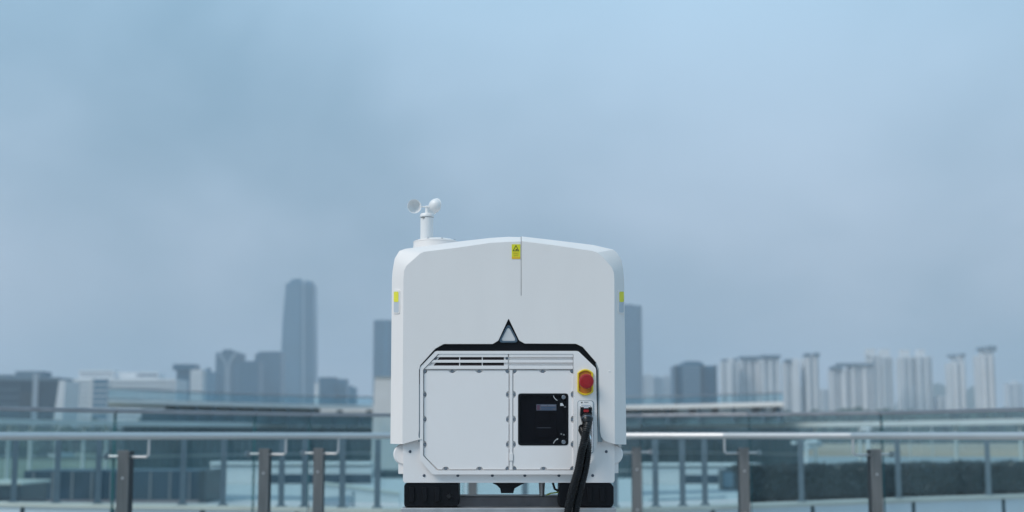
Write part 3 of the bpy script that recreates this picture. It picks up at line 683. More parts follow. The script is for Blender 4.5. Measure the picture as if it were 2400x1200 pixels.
# plaza lamps
def lamp(px, ytop, d, label, arms, base=PZ, hw=1.0):
    x = gx(px, d); zt = at(px, ytop, d).z
    o = empty('street_lamp', (x, d, base), label, 'lamp', 'white lamps beyond the hedge')
    lathe('pole', [(0.13, base), (0.11, zt - .05), (0, zt - .05)], M['whitewall'], o, (x, d, 0), seg=10)
    for s0, s1, dz in arms:
        bm = bmesh.new()
        M_ = Matrix.Translation((x + (s0 + s1) / 2, d, zt + dz)) @ Matrix.Diagonal((abs(s1 - s0) / 2, 0.28, 0.13, 1))
        bmesh.ops.create_uvsphere(bm, u_segments=16, v_segments=8, radius=1, matrix=M_)
        from_bm('lamp_head', bm, M['whitewall'], o, angle=60)
    tube('arm', [(x + min(a[0] for a in arms), d, zt - .02), (x + max(a[1] for a in arms), d, zt - .02)], 0.03, M['whitewall'], o, 8)
lamp(1889, 1035, 108, 'white T-shaped lamp with two wing heads just beyond the hedge', [(-0.15, 1.1, 0), (-1.15, -0.7, -.1)])
lamp(2034, 1006, 104, 'white single-head lamp rising past the handrail near the third post on the right', [(-0.6, 0.35, 0.0)])
lamp(2132, 998, 300, 'far small white lamp, left one of the two above the handrail', [(-0.7, 0.5, 0)], GZ)
lamp(2184, 996, 300, 'far small white lamp, right one of the two above the handrail', [(-0.7, 0.5, 0)], GZ)

# ---------------------------------------------------------------- second balustrade on its pale parapet
PT = 0.13
PAR = [(-260, 19.5), (60, 18.4), (270, 18.0), (480, 17.7), (700, 17.3), (900, 17.0), (1200, 16.9), (1500, 17.2), (1668, 17.7), (1900, 18.7), (2135, 19.8), (2345, 20.7), (2620, 22)]
par = empty('parapet', (0, 17, PZ), 'pale panelled parapet curving behind the near glass balustrade', 'wall')
for (a, da), (c, dc) in zip(PAR, PAR[1:]):
    (xa, ya), (xc, yc) = pts_at([(a, da), (c, dc)]); t = Vector((xc - xa, yc - ya, 0)); ln = t.length; t.normalize()
    g = 0.035; P0 = Vector((xa, ya, 0)) + t * g; P1 = Vector((xc, yc, 0)) - t * g
    bm = bmesh.new(); ribbon(bm, [(P0.x, P0.y), (P1.x, P1.y)], -0.85, PT - 0.052, 0.05); from_bm('panel', bm, M['parapet'], par, bevel=0.004)
bm = bmesh.new(); ribbon(bm, [(x, y - .03) for x, y in pts_at(PAR)], PT - 0.05, PT, 0.42); from_bm('coping', bm, M['coping'], par, smooth=False)
bm = bmesh.new(); ribbon(bm, [(x, y + .07) for x, y in pts_at(PAR)], PZ, PT - 0.052, 0.28); from_bm('core_wall', bm, M['facadeteal'], par, smooth=False)
bal2 = empty('glass_balustrade', (0, 17, PT), 'farther glass balustrade with slim posts standing on the pale parapet', 'railing')
for px in (-60, 38, 138, 234, 432, 526, 662, 716, 804, 886, 1000, 1110, 1230, 1350, 1440, 1535, 1598, 1650, 1875, 2102, 2312, 2500):
    d = interp(PAR, px) + 0.16; x = gx(px, d)
    M_ = Matrix.Translation((x, d, 0)) @ Matrix.Rotation(-x * 0.05, 4, 'Z')
    bm = bmesh.new(); add_box(bm, (-.036, -.03, PT), (.036, .03, 0.94), M_); add_box(bm, (-.06, -.05, PT), (.06, .05, PT + .02), M_); from_bm('post', bm, M['farpost'], bal2, smooth=False)
for (a, da), (c, dc) in zip(PAR, PAR[1:]):
    (xa, ya), (xc, yc) = pts_at([(a, da), (c, dc)])
    bm = bmesh.new(); ribbon(bm, [(xa, ya + .22), (xc, yc + .22)], PT + .06, 0.97, 0.012); from_bm('glass_pane', bm, M['glassfar'], bal2, smooth=False)
bm = bmesh.new(); ribbon(bm, [(x, y + .2) for x, y in pts_at(PAR)], 0.972, 1.0, 0.05); from_bm('cap_rail', bm, M['capsteel'], bal2, smooth=False)

# ---------------------------------------------------------------- terrace under the camera
JN = [(-470, 7.1), (-130, 8.15), (270, 9.4), (598, 10.6), (727, 11.0), (1090, 11.8), (1502, 11.7), (1755, 11.2), (2065, 10.3), (2490, 8.5), (2860, 7.3)]
JP = [Vector((gx(px, d), d, 0)) for px, d in JN]
bm = bmesh.new(); top = [Vector((-14, -8, 0)), Vector((14, -8, 0)), Vector((14, 5, 0))] + [p + Vector((0, .25, 0)) for p in JP[::-1]] + [Vector((-14, 5, 0))]
add_prism(bm, [Vector((p.x, p.y, 0)) for p in top], [Vector((p.x, p.y, -0.5)) for p in top]); tag(from_bm('terrace_floor', bm, M['concrete']), kind='structure')

# ---------------------------------------------------------------- near balustrade
bal = empty('glass_balustrade', (0, 11.8, 0), 'nearest glass balustrade with broad steel posts and round handrail', 'railing')
CAPZ = EYE + 0.152
def seg_n(i):
    a, c = JP[i], JP[i + 1]; t = (c - a).normalized(); return t, Vector((t.y, -t.x, 0))       # normal towards the camera side
nrm = []
for i in range(len(JP)):
    v = Vector((0, 0, 0))
    if i > 0: v += seg_n(i - 1)[1]
    if i < len(JP) - 1: v += seg_n(i)[1]
    n = v.normalized(); n = (n + Vector((0, -1.2, 0))).normalized(); nrm.append(n)
for i in range(len(JP) - 1):
    t, n = seg_n(i); a = JP[i] + t * 0.008; c = JP[i + 1] - t * 0.008
    bm = bmesh.new()
    vs = [bm.verts.new(p + Vector((0, 0, z)) - n * o_) for z in (0.05, CAPZ - .004) for p in (a, c) for o_ in (0, 0.012)]
    # order: z, point, offset
    idx = lambda z, p, o_: vs[z * 4 + p * 2 + o_]
    for o_ in (0, 1): bm.faces.new((idx(0, 0, o_), idx(0, 1, o_), idx(1, 1, o_), idx(1, 0, o_))).material_index = 0
    for p in (0, 1): bm.faces.new((idx(0, p, 0), idx(0, p, 1), idx(1, p, 1), idx(1, p, 0))).material_index = 1
    for z in (0, 1): bm.faces.new((idx(z, 0, 0), idx(z, 1, 0), idx(z, 1, 1), idx(z, 0, 1))).material_index = 1
    from_bm('glass_pane', bm, [M['glass'], M['glassedge']], bal, smooth=False)
    bm = bmesh.new()
    a2 = JP[i] + t * 0.003; c2 = JP[i + 1] - t * 0.003
    f_ = [a2 + n * .012, c2 + n * .012]; k_ = [a2 - n * .028, c2 - n * .028]
    v0 = [bm.verts.new(p + Vector((0, 0, z))) for z in (CAPZ - .014, CAPZ + .014) for p in (f_[0], f_[1], k_[1], k_[0])]
    for q in ((0, 1, 2, 3), (4, 5, 6, 7), (0, 1, 5, 4), (1, 2, 6, 5), (2, 3, 7, 6), (3, 0, 4, 7)): bm.faces.new([v0[j] for j in q])
    from_bm('cap_rail', bm, M['capsteel'], bal, bevel=0.004)
rail = []
for i, (p, n) in enumerate(zip(JP, nrm)):
    n_in = n
    c = p + n_in * 0.10 + Vector((0.055 if p.x < 0 else -0.035, 0, 0))
    ang = math.atan2(n_in.x, -n_in.y)
    M_ = Matrix.Translation(c) @ Matrix.Rotation(-ang * 0.12, 4, 'Z')
    bm = bmesh.new(); add_box(bm, (-.034, -.048, 0.012), (.034, .055, 0.893), M_); po = from_bm('post', bm, M['postshade'], bal, bevel=0.003)
    bm = bmesh.new(); add_box(bm, (-.037, -.0625, 0.012), (.037, -.0485, 0.897), M_); from_bm('front_flange', bm, M['poststeel'], po, bevel=0.002)
    for zb in (0.72, 0.40, 0.12):
        lathe('flange_bolt', [(0, -.005), (.008, -.005), (.009, 0)], M['steel'], po, M_ @ Vector((0, -.0627, zb)), (0, 1, 0), 8)
    bm = bmesh.new(); add_box(bm, (-.09, -.09, 0), (.09, .09, 0.012), M_); from_bm('base_plate', bm, M['poststeel'], po)
    s = 1 if p.x < 0 else -1
    # bracket: short arm out of the post, then up to the handrail
    side = Vector((s, 0, 0)); r0 = c + Vector((0, 0, 0.855)) + n_in * 0.03
    r1 = r0 + side * 0.125 + n_in * 0.05
    tube('handrail_bracket', [r0, r0 + (r1 - r0) * .9, r1 + Vector((0, 0, .015)), r1 + Vector((0, 0, 0.03)), Vector((r1.x, r1.y, 0.985))], 0.009, M['steel'], po, 10)
    rail.append(Vector((r1.x, r1.y, 0.99)))
    # glass clamps on both sides of the joint
    q0 = c + Vector((0, 0, 0.858)) - n_in * 0.03; tt = Vector((-n_in.y, n_in.x, 0)) * (-1)
    tube('clamp_arm', [q0, q0 - side * 0.10 - n_in * .02], 0.008, M['steel'], po, 8)
    lathe('clamp_disc', [(0, -.012), (.022, -.012), (.022, .012), (0, .012)], M['capsteel'], po, q0 - side * 0.115 - n_in * .035, n_in, 14)
for i in range(len(rail) - 1):
    tube('handrail', [rail[i], rail[i + 1]], 0.0235, M['steel'], bal, 20)

# ================================================================ THE DOCK
dock = empty('drone_dock', at(1192, 1188, Y0) + Vector((0, .25, 0)), 'large white drone dock box with red stop button, dark window and roof wind gauge', 'drone dock')
S = [(915, 1040), (918.5, 655), (920, 635), (925, 606), (936, 588), (950, 583), (1075, 566), (1150, 557.5), (1190, 555), (1220.9, 555.6),
     (1222.1, 554), (1300, 563), (1390, 574), (1438, 585), (1447, 593), (1457, 610), (1461, 632), (1463, 655), (1468, 1042)]
FF = [(943, 1041), (945.5, 655), (947, 634), (953, 622), (985, 594), (994, 590), (1075, 580), (1150, 569), (1190, 567), (1220.9, 566),
      (1222.1, 565), (1300, 575), (1388, 588), (1400, 592), (1412, 602), (1434, 627), (1439, 640), (1440, 655), (1441, 1041)]
BVD = 0.034
inner = rnd([(1406, 1010), (1404, 866), (1398, 850), (1366, 813), (1350, 805.5), (1230, 805), (1217, 798), (1192, 746), (1168, 798), (1155, 806), (1040, 806), (1020, 817), (985, 856), (982, 868), (982, 1008), (980, 1029)],
            [0, 8, 10, 10, 12, 10, 10, 1.5, 10, 10, 12, 12, 12, 10, 0, 8], 4)
inner = [(1440.9, 1040.9)] and inner
bm = bmesh.new(); P = fp(0)
vF = [bm.verts.new(P(*p)) for p in FF]
vS = [bm.verts.new(at(p[0], p[1], Y0 + BVD)) for p in S]
vB = [bm.verts.new(at(p[0], p[1], Y0 + BVD) + Vector((0, 0.56, 0))) for p in S]
slit = [bm.verts.new(P(1220.9, 693)), bm.verts.new(P(1222.1, 693))]
tail = [(1437, 1040), (1416, 1033), (1409, 1024)]
vI = [bm.verts.new(P(*p)) for p in tail + inner + [(972, 1033)]]
ring = vF[:10] + slit + vF[10:] + vI
bm.faces.new(ring)
n = len(S)
for i in range(n - 1):
    if i != 9: bm.faces.new((vF[i], vF[i + 1], vS[i + 1], vS[i]))
    bm.faces.new((vS[i], vS[i + 1], vB[i + 1], vB[i]))
back = bm.faces.new(vB)
# walls going in from the opening, the slit and the bottom strip
vI2 = [bm.verts.new(v.co + Vector((0, 0.03, 0))) for v in vI]
for i in range(len(vI) - 1): bm.faces.new((vI[i], vI[i + 1], vI2[i + 1], vI2[i]))
sl = [vF[9]] + slit + [vF[10]]; sl2 = [bm.verts.new(v.co + Vector((0, 0.02, 0))) for v in sl]
for i in range(3): bm.faces.new((sl[i], sl[i + 1], sl2[i + 1], sl2[i]))
from_bm('shell', bm, M['shell'], dock, bevel=0.0022, angle=25, seg=3)
plate('seam_gasket', rect(1218.5, 575, 1224.5, 697), 0.012, 0.004, M['gasket'], dock)

# black surround behind the opening
sur = rnd([(1412, 1000), (1408, 862), (1400, 845), (1368, 806), (1352, 800), (1234, 800), (1192, 738), (1150, 800), (1038, 800), (1016, 812), (978, 852), (976, 1000), (988, 1000), (988, 868), (1024, 827), (1352, 827), (1393, 866), (1396, 1000)], 3, 3)
plate('surround', sur, 0.010, 0.004, M['black'], dock, 0.0005)
sg = plate('surround_gasket', [(1396, 852), (1400, 846), (1412, 868), (1412, 1036), (1401, 1036), (1401, 868)], 0.0028, 0.003, M['gasket'], dock)
plate('surround_gasket', [(985.5, 900), (985.5, 1036), (980.5, 1036), (980.5, 900)], 0.0035, 0.003, M['gasket'], dock)
# triangular light
tri_o = rnd([(1191.5, 756), (1216.5, 803), (1167, 803)], 7, 6); tri_i = rnd([(1191.5, 763.5), (1211, 799.5), (1172.5, 799.5)], 5.5, 6)
lt = plate('marker_light', tri_o, 0.004, 0.007, M['lensrim'], dock, 0.0012, holes=[tri_i])
plate('lens', [(1191.5 + (x - 1191.5) * .995, 787 + (y - 787) * .995) for x, y in tri_i], 0.0055, 0.005, M['lens'], lt, 0.0014)

# chassis
ch = rnd([(944.5, 1005), (944.5, 1127), (948, 1131.5), (1437, 1131.5), (1440.5, 1127), (1440.5, 1005)], 2, 3)
plate('chassis', ch, 0.016, 0.50, M['body'], dock, 0.003)
plate('panel_backing', [(980, 850), (1020, 815), (1370, 815), (1402, 850), (1402, 1010), (980, 1010)], 0.0145, 0.02, M['body'], dock)
for cx, sx in ((948.5, 1), (1433.5, -1)):
    lathe('hinge_boss', [(0, -.03), (.0235, -.03), (.0268, -.026), (.0268, .03), (0, .03)], M['body'], dock, at(cx, 1064, Y0 + .06), (0, 1, 0), 48)
    plate('hinge_block', rect(*((933.5, 1082, 950, 1111) if sx > 0 else (1434, 1082, 1449.5, 1109))), 0.035, 0.05, M['body'], dock, 0.0015)
for x, y in ((961, 1058.5), (994, 1114.5), (1073, 1114.5), (1154, 1114.5), (1230, 1114.5), (1310, 1114.5), (1389, 1114.5), (1421, 1058.5)):
    s_ = lathe('screw', [(0, -.0012), (.0022, -.0012), (.0036, -.0004), (.0038, .001)], M['screwdark'], dock, at(x, y, Y0 + .0155), (0, 1, 0), 16)

# panel frame
fo = rnd([(984, 1078), (984, 861), (1021, 822.5), (1355, 822.5), (1397, 863), (1400.5, 1035), (1392, 1075), (1366, 1112), (1014, 1112)], [6, 9, 10, 12, 12, 10, 25, 12, 10], 5)
fi = rnd([(991.5, 1068), (991.5, 866), (1027, 829.5), (1344, 829.5), (1344, 1102.5), (1024, 1102.5)], [4, 4, 4, 2, 2, 4], 3)
fr = plate('panel_frame', fo, 0.002, 0.016, M['body'], dock, 0.0022, holes=[fi], seg=3)
bmf = plate('recess_floor', [(986, 1076), (986, 862), (1022, 825), (1350, 825), (1350, 1108), (1020, 1108)], 0.0125, 0.0015, M['body'], dock)
# fasteners and access panels
def outline(x0, y0, x1, y1, top, bot, left, right, cham=None, r=6.5, cr=8):
    pts = []
    def corner(cx, cy, sx, sy, first_h):
        # concave rounded corner cut-out around the corner screw
        a = [(cx - sx * cr * math.cos(t), cy - sy * cr * math.sin(t)) for t in [k / 5 * math.pi / 2 for k in range(6)]]
        return a if first_h else a[::-1]
    # top edge left to right
    pts += corner(x0, y0, -1, -1, False)
    def edge(pos, horiz, c, inward, rev):
        out = []
        for p in (reversed(pos) if rev else pos):
            ks = [k / 8 * math.pi for k in range(9)]
            arc = []
            for t in ks:
                u = -math.cos(t) * r * 1.25; v = math.sin(t) * r * 0.95
                arc.append((p + u, c + inward * v) if horiz else (c + inward * v, p + u))
            out += arc[::-1] if rev else arc
        return out
    pts += edge(top, True, y0, 1, False)
    pts += corner(x1, y0, 1, -1, True)
    pts += edge(right, False, x1, -1, False)
    pts += corner(x1, y1, 1, 1, False)
    pts += edge(bot, True, y1, -1, True)
    if cham: pts += [(x0 + cham, y1), (x0, y1 - cham)]
    else: pts += corner(x0, y1, -1, 1, True)
    pts += edge(left, False, x0, 1, True)
    return pts
scr = [(996, 870.5), (1060, 870.5), (1123, 870.5), (1188, 870.5), (996, 925), (996, 983), (996, 1042), (1188, 925), (1188, 983), (1188, 1042), (1045, 1097.5), (1124, 1097.5), (1188, 1097.5)]
scr2 = [(1207, 870.5), (1272, 870.5), (1340, 870.5), (1207, 925), (1207, 983), (1207, 1042), (1340, 925), (1340, 983), (1340, 1042), (1207, 1097.5), (1274, 1097.5), (1340, 1097.5)]
lp = plate('access_panel', outline(993.5, 868, 1192.5, 1100.5, [1060, 1123], [1045, 1124], [925, 983, 1042], [925, 983, 1042], cham=33), 0.0065, 0.0055, M['body'], dock, 0.0012)
win_hole = rnd(rect(1214.5, 922.5, 1332, 1044), 7, 5)
rp = plate('access_panel', outline(1203, 868, 1344, 1100.5, [1272], [1274], [925, 983, 1042], [925, 983, 1042]), 0.0065, 0.0055, M['body'], dock, 0.0012, holes=[win_hole])
for pnl, lst in ((lp, scr), (rp, scr2)):
    for x, y in lst: lathe('screw', [(0, -.0028), (.0018, -.0028), (.0019, -.0034), (.0036, -.0034), (.0042, -.0024), (.0042, .001)], M['screw'], pnl, at(x, y, Y0 + .0122), (0, 1, 0), 16)
plate('hinge_strip', rect(1194.3, 866, 1201.3, 1101), 0.0055, 0.006, M['body'], dock, 0.0008)
plate('hinge_knuckle', rect(1193.3, 1062, 1202.3, 1080), 0.0035, 0.006, M['body'], dock, 0.0008)
# louvre panel
vent = plate('louvre_panel', rnd([(1028, 831.5), (1342.5, 831.5), (1342.5, 864), (995.5, 864)], [1, 1, 1, 1], 2), 0.0105, 0.002, M['body'], dock)
for (xa, xb_, y0_, y1_, yy) in ((1030, 1190.6, 829.8, 836.8, 0), (1016, 1190.6, 843.6, 849.8, 0), (1003, 1190.6, 857, 864.8, 0), (1193, 1343, 829.8, 836.8, 0), (1193, 1343, 843.6, 849.8, 0), (1193, 1343, 857, 864.8, 0)):
    if xb_ < 1200: pl = [(xa, y0_), (xb_, y0_), (xb_, y1_), (xa - (y1_ - y0_) * 1.1, y1_)]
    else: pl = rect(xa, y0_, xb_, y1_)
    plate('slat', rnd(pl, 1.2, 3), 0.0035, 0.0068, M['body'], vent, 0.0016, seg=3)
plate('slat_end', [(1028.5, 836.8), (1030, 836.8), (1016, 857), (1003, 864), (1000, 864)], 0.0075, 0.003, M['body'], vent)
for x in (1077.3, 1130.3): plate('divider', rect(x - 1, 836.9, x + 1, 857), 0.006, 0.0044, M['body'], vent)
for (xa, xb_, y0_, y1_) in ((1028, 1076, 837, 843.5), (1078.5, 1129, 837, 843.5), (1131.5, 1181, 837, 843.5), (1015, 1076, 850, 856.8), (1078.5, 1129, 850, 856.8), (1131.5, 1181, 850, 856.8)):
    q = rect(xa, y0_, xb_, y1_)
    if xa < 1050: q[3] = (xa - 5, y1_)
    plate('slot', q, 0.0098, 0.0006, M['black'], vent)
    plate('filter_strip', [(q[3][0] + 2, y1_ - 3), (xb_ - 1, y1_ - 3), (xb_ - 1, y1_ - .3), (q[3][0] + 1, y1_ - .3)], 0.0092, 0.0005, M['brown'], vent)
plate('slot_end', rect(1181.2, 837, 1190.5, 857), 0.0075, 0.003, M['body'], vent)
for x, y in ((1020.5, 840), (1188, 840)): lathe('screw', [(0, -.001), (.003, -.001), (.0036, .001)], M['screwdark'], vent, at(x, y, Y0 + .0072), (0, 1, 0), 14)

# dark window with breaker behind
win = plate('window', rnd(rect(1215, 923, 1331.5, 1043.5), 6.5, 5), 0.0112, 0.001, M['black'], dock)
plate('window_rim', rnd(rect(1214.8, 922.8, 1331.8, 1043.7), 7, 5), 0.0055, 0.0056, M['black'], win, 0.0006, holes=[rnd(rect(1219, 927, 1327.5, 1039.5), 5, 4)])
plate('breaker', rect(1256, 944, 1304, 1026), 0.0088, 0.002, M['inner'], win, 0.0006)
plate('breaker_slot', rect(1258, 1002, 1291, 1003.2), 0.0084, 0.0003, M['greyprint'], win)
plate('breaker_switch', rect(1262, 968, 1288, 992), 0.0078, 0.001, M['inner'], win, 0.0003)
lb = plate('rating_label', rect(1257, 947.5, 1304, 962), 0.0081, 0.0006, M['labelgrey'], win)
plate('label_mark', rect(1258.5, 949.5, 1265, 960.5), 0.0079, 0.0002, M['labelred'], lb)
for k, (a, c) in enumerate(((1268, 1282), (1284, 1302), (1268, 1279), (1281, 1302), (1268, 1296))):
    yy = (949.6, 949.6, 954, 954, 958)[k]
    plate('label_line', rect(a, yy, c, yy + 1.8), 0.0079, 0.0002, M['whiteprint'] if k < 2 else M['labelblue'], lb)
plate('window_glass', rnd(rect(1218.6, 926.6, 1327.9, 1039.9), 5, 4), 0.0072, 0.0004, M['pane'], win)
def arc_arrow(cx, cy, r, a0, a1, head_at_start=True):
    bm = bmesh.new(); P_ = fp(0.0066); n_ = 7
    ks = [a0 + (a1 - a0) * k / n_ for k in range(n_ + 1)]
    for t0, t1 in zip(ks, ks[1:]):
        q = [(cx + rr * math.cos(t), cy + rr * math.sin(t)) for rr, t in ((r - .7, t0), (r + .7, t0), (r + .7, t1), (r - .7, t1))]
        add_prism(bm, [P_(*p) for p in q], [P_(p[0], p[1], .0002) for p in q])
    t = ks[0] if head_at_start else ks[-1]; s = -1 if head_at_start else 1
    hx, hy = cx + r * math.cos(t), cy + r * math.sin(t); tx, ty = -math.sin(t) * s, math.cos(t) * s
    q = [(hx + tx * 3.4, hy + ty * 3.4), (hx - ty * 2, hy + tx * 2), (hx + ty * 2, hy - tx * 2)]
    if (a1 < a0): q = [(hx - tx * 3.4, hy - ty * 3.4), (hx - ty * 2, hy + tx * 2), (hx + ty * 2, hy - tx * 2)]
    add_prism(bm, [P_(*p) for p in q], [P_(p[0], p[1], .0002) for p in q])
    from_bm('turn_arrow', bm, M['whiteprint'], win, smooth=False)
arc_arrow(1312, 924.5, 15, math.pi * 0.97, math.pi * 0.62)
arc_arrow(1312, 1043, 15, math.pi * 1.03, math.pi * 1.36, False)
for y in (931, 1036): 
    k_ = lathe('window_screw', [(0, -.0006), (.0014, -.0006), (.0016, -.0022), (.0042, -.0022), (.0054, -.001), (.0054, .0005)], M['screw'], win, at(1321, y, Y0 + .0066), (0, 1, 0), 20)
plate('warning_mark', [(1313, 945), (1318, 944.5), (1322, 951), (1313, 951.5)], 0.0067, 0.0002, M['whiteprint'], win)
plate('warning_mark', [(1322, 953), (1326, 952), (1326.5, 954.5), (1322, 955)], 0.0067, 0.0002, M['greyprint'], win)
for x in (1315.5, 1321.5): lathe('contact_dot', [(0, -.0003), (.0022, -.0003), (.0022, .0002)], M['greyprint'], win, at(x, 1017 + (x - 1315) * .3, Y0 + .0066), (0, 1, 0), 10)

# emergency stop
def stadium(cx, cy, hw, hh, bulge, n_=10):
    pts = []
    for k in range(n_ + 1): u = -1 + 2 * k / n_; pts.append((cx + hw * u, cy - hh + bulge * (u * u)))
    for k in range(n_ + 1): u = 1 - 2 * k / n_; pts.append((cx + hw * u, cy + hh - bulge * (u * u)))
    return pts
es = plate('emergency_stop', stadium(1372, 896, 18.8, 31, 9), -0.004, 0.006, M['yellow'], dock, 0.002, holes=[stadium(1372, 896, 14.2, 26.5, 6)], seg=3)
plate('switch_plate', stadium(1372, 896, 15, 27.5, 6), -0.0006, 0.002, M['orange'], es)
lathe('button_neck', [(.011, 0), (.012, .012), (0, .012)], M['red'], es, at(1373, 895, Y0 - .002), (0, -1, 0), 32)
lathe('button', [(.0125, .0), (.0178, .003), (.0186, .007), (.0186, .011), (.0172, .0138), (.0128, .0152), (.0122, .0146), (.011, .0146), (.0104, .0152), (0, .0158)], M['red'], es, at(1374, 894, Y0 - .010), (0, -1, 0), 48)

# connector socket and plug
so = plate('socket_plate', rnd(rect(1353.5, 938.5, 1391, 1062), 6, 5), -0.0008, 0.003, M['gasket'], dock, 0.0006)
plate('socket_face', rnd(rect(1355, 940, 1389.5, 1060.5), 5.2, 5), -0.0016, 0.001, M['metalwhite'], so, 0.0004)
plate('socket_rim', rnd(rect(1386.5, 975, 1390, 1048), 1.5, 3), -0.006, 0.005, M['chrome'], so, 0.001)
plate('plug_mark', [(1361, 942), (1366, 942), (1363.5, 946)], -0.0019, 0.0003, M['ink'], so)
plate('plug_mark', rect(1369, 941.8, 1379, 943.4), -0.0019, 0.0003, M['greyprint'], so)
plug = empty('cable_plug', at(1373, 975, Y0 - .02), 'black plug with red tag and chrome latch seated in the socket on the white box', 'plug')
plate('housing', rnd([(1361, 954), (1386, 954), (1388, 972), (1386, 996), (1366, 996), (1360, 972)], 3, 4), -0.028, 0.026, M['black'], plug, 0.003)
plate('latch', rnd([(1369, 949.5), (1379, 949.5), (1380, 957), (1368, 957)], 1, 2), -0.031, 0.012, M['chrome'], plug, 0.0012)
plate('red_tag', rnd(rect(1368, 960, 1380, 966), 1.5, 3), -0.032, 0.005, M['red'], plug, 0.001)
tube('latch_wire', [at(1360.5, 957, Y0 - .015), at(1360, 952, Y0 - .03), at(1366, 950.5, Y0 - .034), at(1383, 950.5, Y0 - .034), at(1387, 955, Y0 - .03), at(1388, 962, Y0 - .02)], 0.0012, M['chrome'], plug, 8)
lathe('locking_ring', [(0, -.010), (.012, -.010), (.014, -.006), (.0143, .004), (.012, .010), (.0105, .014)], M['rubber'], plug, at(1376, 982, Y0 - .032), (0.05, -.55, -.8), 28)
lathe('ring_glint', [(.0143, -.002), (.0151, -.001), (.0151, .001), (.0143, .002)], M['screwdark'], plug, at(1376, 982, Y0 - .032), (0.05, -.55, -.8), 28)
lathe('lower_gland', [(0, -.012), (.008, -.012), (.009, -.002), (.009, .006), (.0, .008)], M['black'], plug, at(1364, 1003, Y0 - .004), (0, -1, 0), 24)
lathe('chrome_nut', [(0, -.006), (.0045, -.005), (.005, .0), (.0045, .006), (0, .006)], M['chrome'], plug, at(1381.5, 1026, Y0 - .02), (.1, -.5, -.8), 8)

def cat(pts, n_):
    P_ = [Vector(p) for p in pts]; P_ = [P_[0] * 2 - P_[1]] + P_ + [P_[-1] * 2 - P_[-2]]; out_ = []
    for i in range(1, len(P_) - 2):
        a, b_, c, d_ = P_[i - 1:i + 3]
        for k in range(n_):
            t = k / n_; out_.append(0.5 * ((2 * b_) + (c - a) * t + (2 * a - 5 * b_ + 4 * c - d_) * t * t + (3 * b_ - a - 3 * c + d_) * t ** 3))
    out_.append(P_[-2]); return out_
def cable(name, path, r, label, ribs=True):
    pts = cat(path, 60)
    # resample evenly
    L_ = [0]
    for a, b_ in zip(pts, pts[1:]): L_.append(L_[-1] + (b_ - a).length)
    step = 0.0011; n_ = int(L_[-1] / step); res = []; j = 0
    for i in range(n_ + 1):
        s = i * step
        while j < len(L_) - 2 and L_[j + 1] < s: j += 1
        t = (s - L_[j]) / max(1e-9, L_[j + 1] - L_[j]); res.append(pts[j].lerp(pts[j + 1], t))
    rad = [r * (1.0 if (i % 4) in (0, 1) else 0.86) if ribs else r for i in range(len(res))]
    bm = bmesh.new(); add_tube(bm, res, rad, 16)
    o = from_bm(name, bm, M['rubber'], angle=50); tag(o, label, 'cable', 'corrugated cables hanging from the box socket'); return o
dn = lambda px, py, dp: at(px, py, Y0 + dp)
cable('corrugated_cable', [dn(1379, 990, -.036), dn(1376, 1003, -.046), dn(1369, 1035, -.048), dn(1362, 1062, -.046), dn(1355, 1100, -.046), dn(1341, 1150, -.05), dn(1331, 1200, -.052), dn(1322, 1290, -.06), dn(1318, 1500, -.07), dn(1335, 1800, -.03), dn(1350, 1930, .05)], 0.0103, 'left black corrugated cable running down from the plug')
cable('corrugated_cable', [dn(1364, 1006, -.012), dn(1371, 1022, -.024), dn(1377, 1045, -.028), dn(1376.5, 1065, -.03), dn(1371, 1102, -.032), dn(1359, 1150, -.036), dn(1349, 1200, -.04), dn(1341, 1290, -.05), dn(1339, 1500, -.06), dn(1352, 1800, -.02), dn(1366, 1930, .06)], 0.0103, 'right black corrugated cable leaving the lower gland of the socket')

# warning sticker
st = plate('warning_sticker', rect(1199.3, 572.5, 1219.6, 607), -0.0006, 0.0004, M['sticker'], dock)
def tri_ring(name, a, c, t, m, parent, dep):
    bm = bmesh.new(); P_ = fp(dep); o_ = [P_(*p) for p in a]; i_ = [P_(*p) for p in c]; add_holed(bm, o_, [i_], Vector((0, t, 0))); from_bm(name, bm, m, parent, smooth=False)
tri_ring('warning_triangle', [(1209.3, 574), (1217, 588.6), (1201.4, 588.6)], [(1209.3, 577), (1214.8, 587.2), (1203.6, 587.2)], 0.0002, M['ink'], st, -0.0009)
plate('hand_symbol', [(1208, 585.4), (1209.5, 584), (1212, 583.6), (1213, 585), (1212.4, 586.3), (1208.6, 586.3)], -0.0009, 0.0002, M['ink'], st)
for k, (a, c) in enumerate(((1202, 1216.5), (1203, 1215), (1202, 1216.5), (1204, 1214))):
    plate('print_line', rect(a, 591 + k * 2.5, c, 591.9 + k * 2.5), -0.0009, 0.0002, M['inkolive'] if k % 2 else M['stickerorange'], st)
plate('orange_band', rect(1199.5, 601.5, 1219.4, 606.8), -0.0009, 0.0002, M['stickerorange'], st)
lathe('cover_stud', [(0, -.0015), (.0018, -.0012), (.0022, 0)], M['metalwhite'], dock, at(1428, 870, Y0), (0, 1, 0), 10)

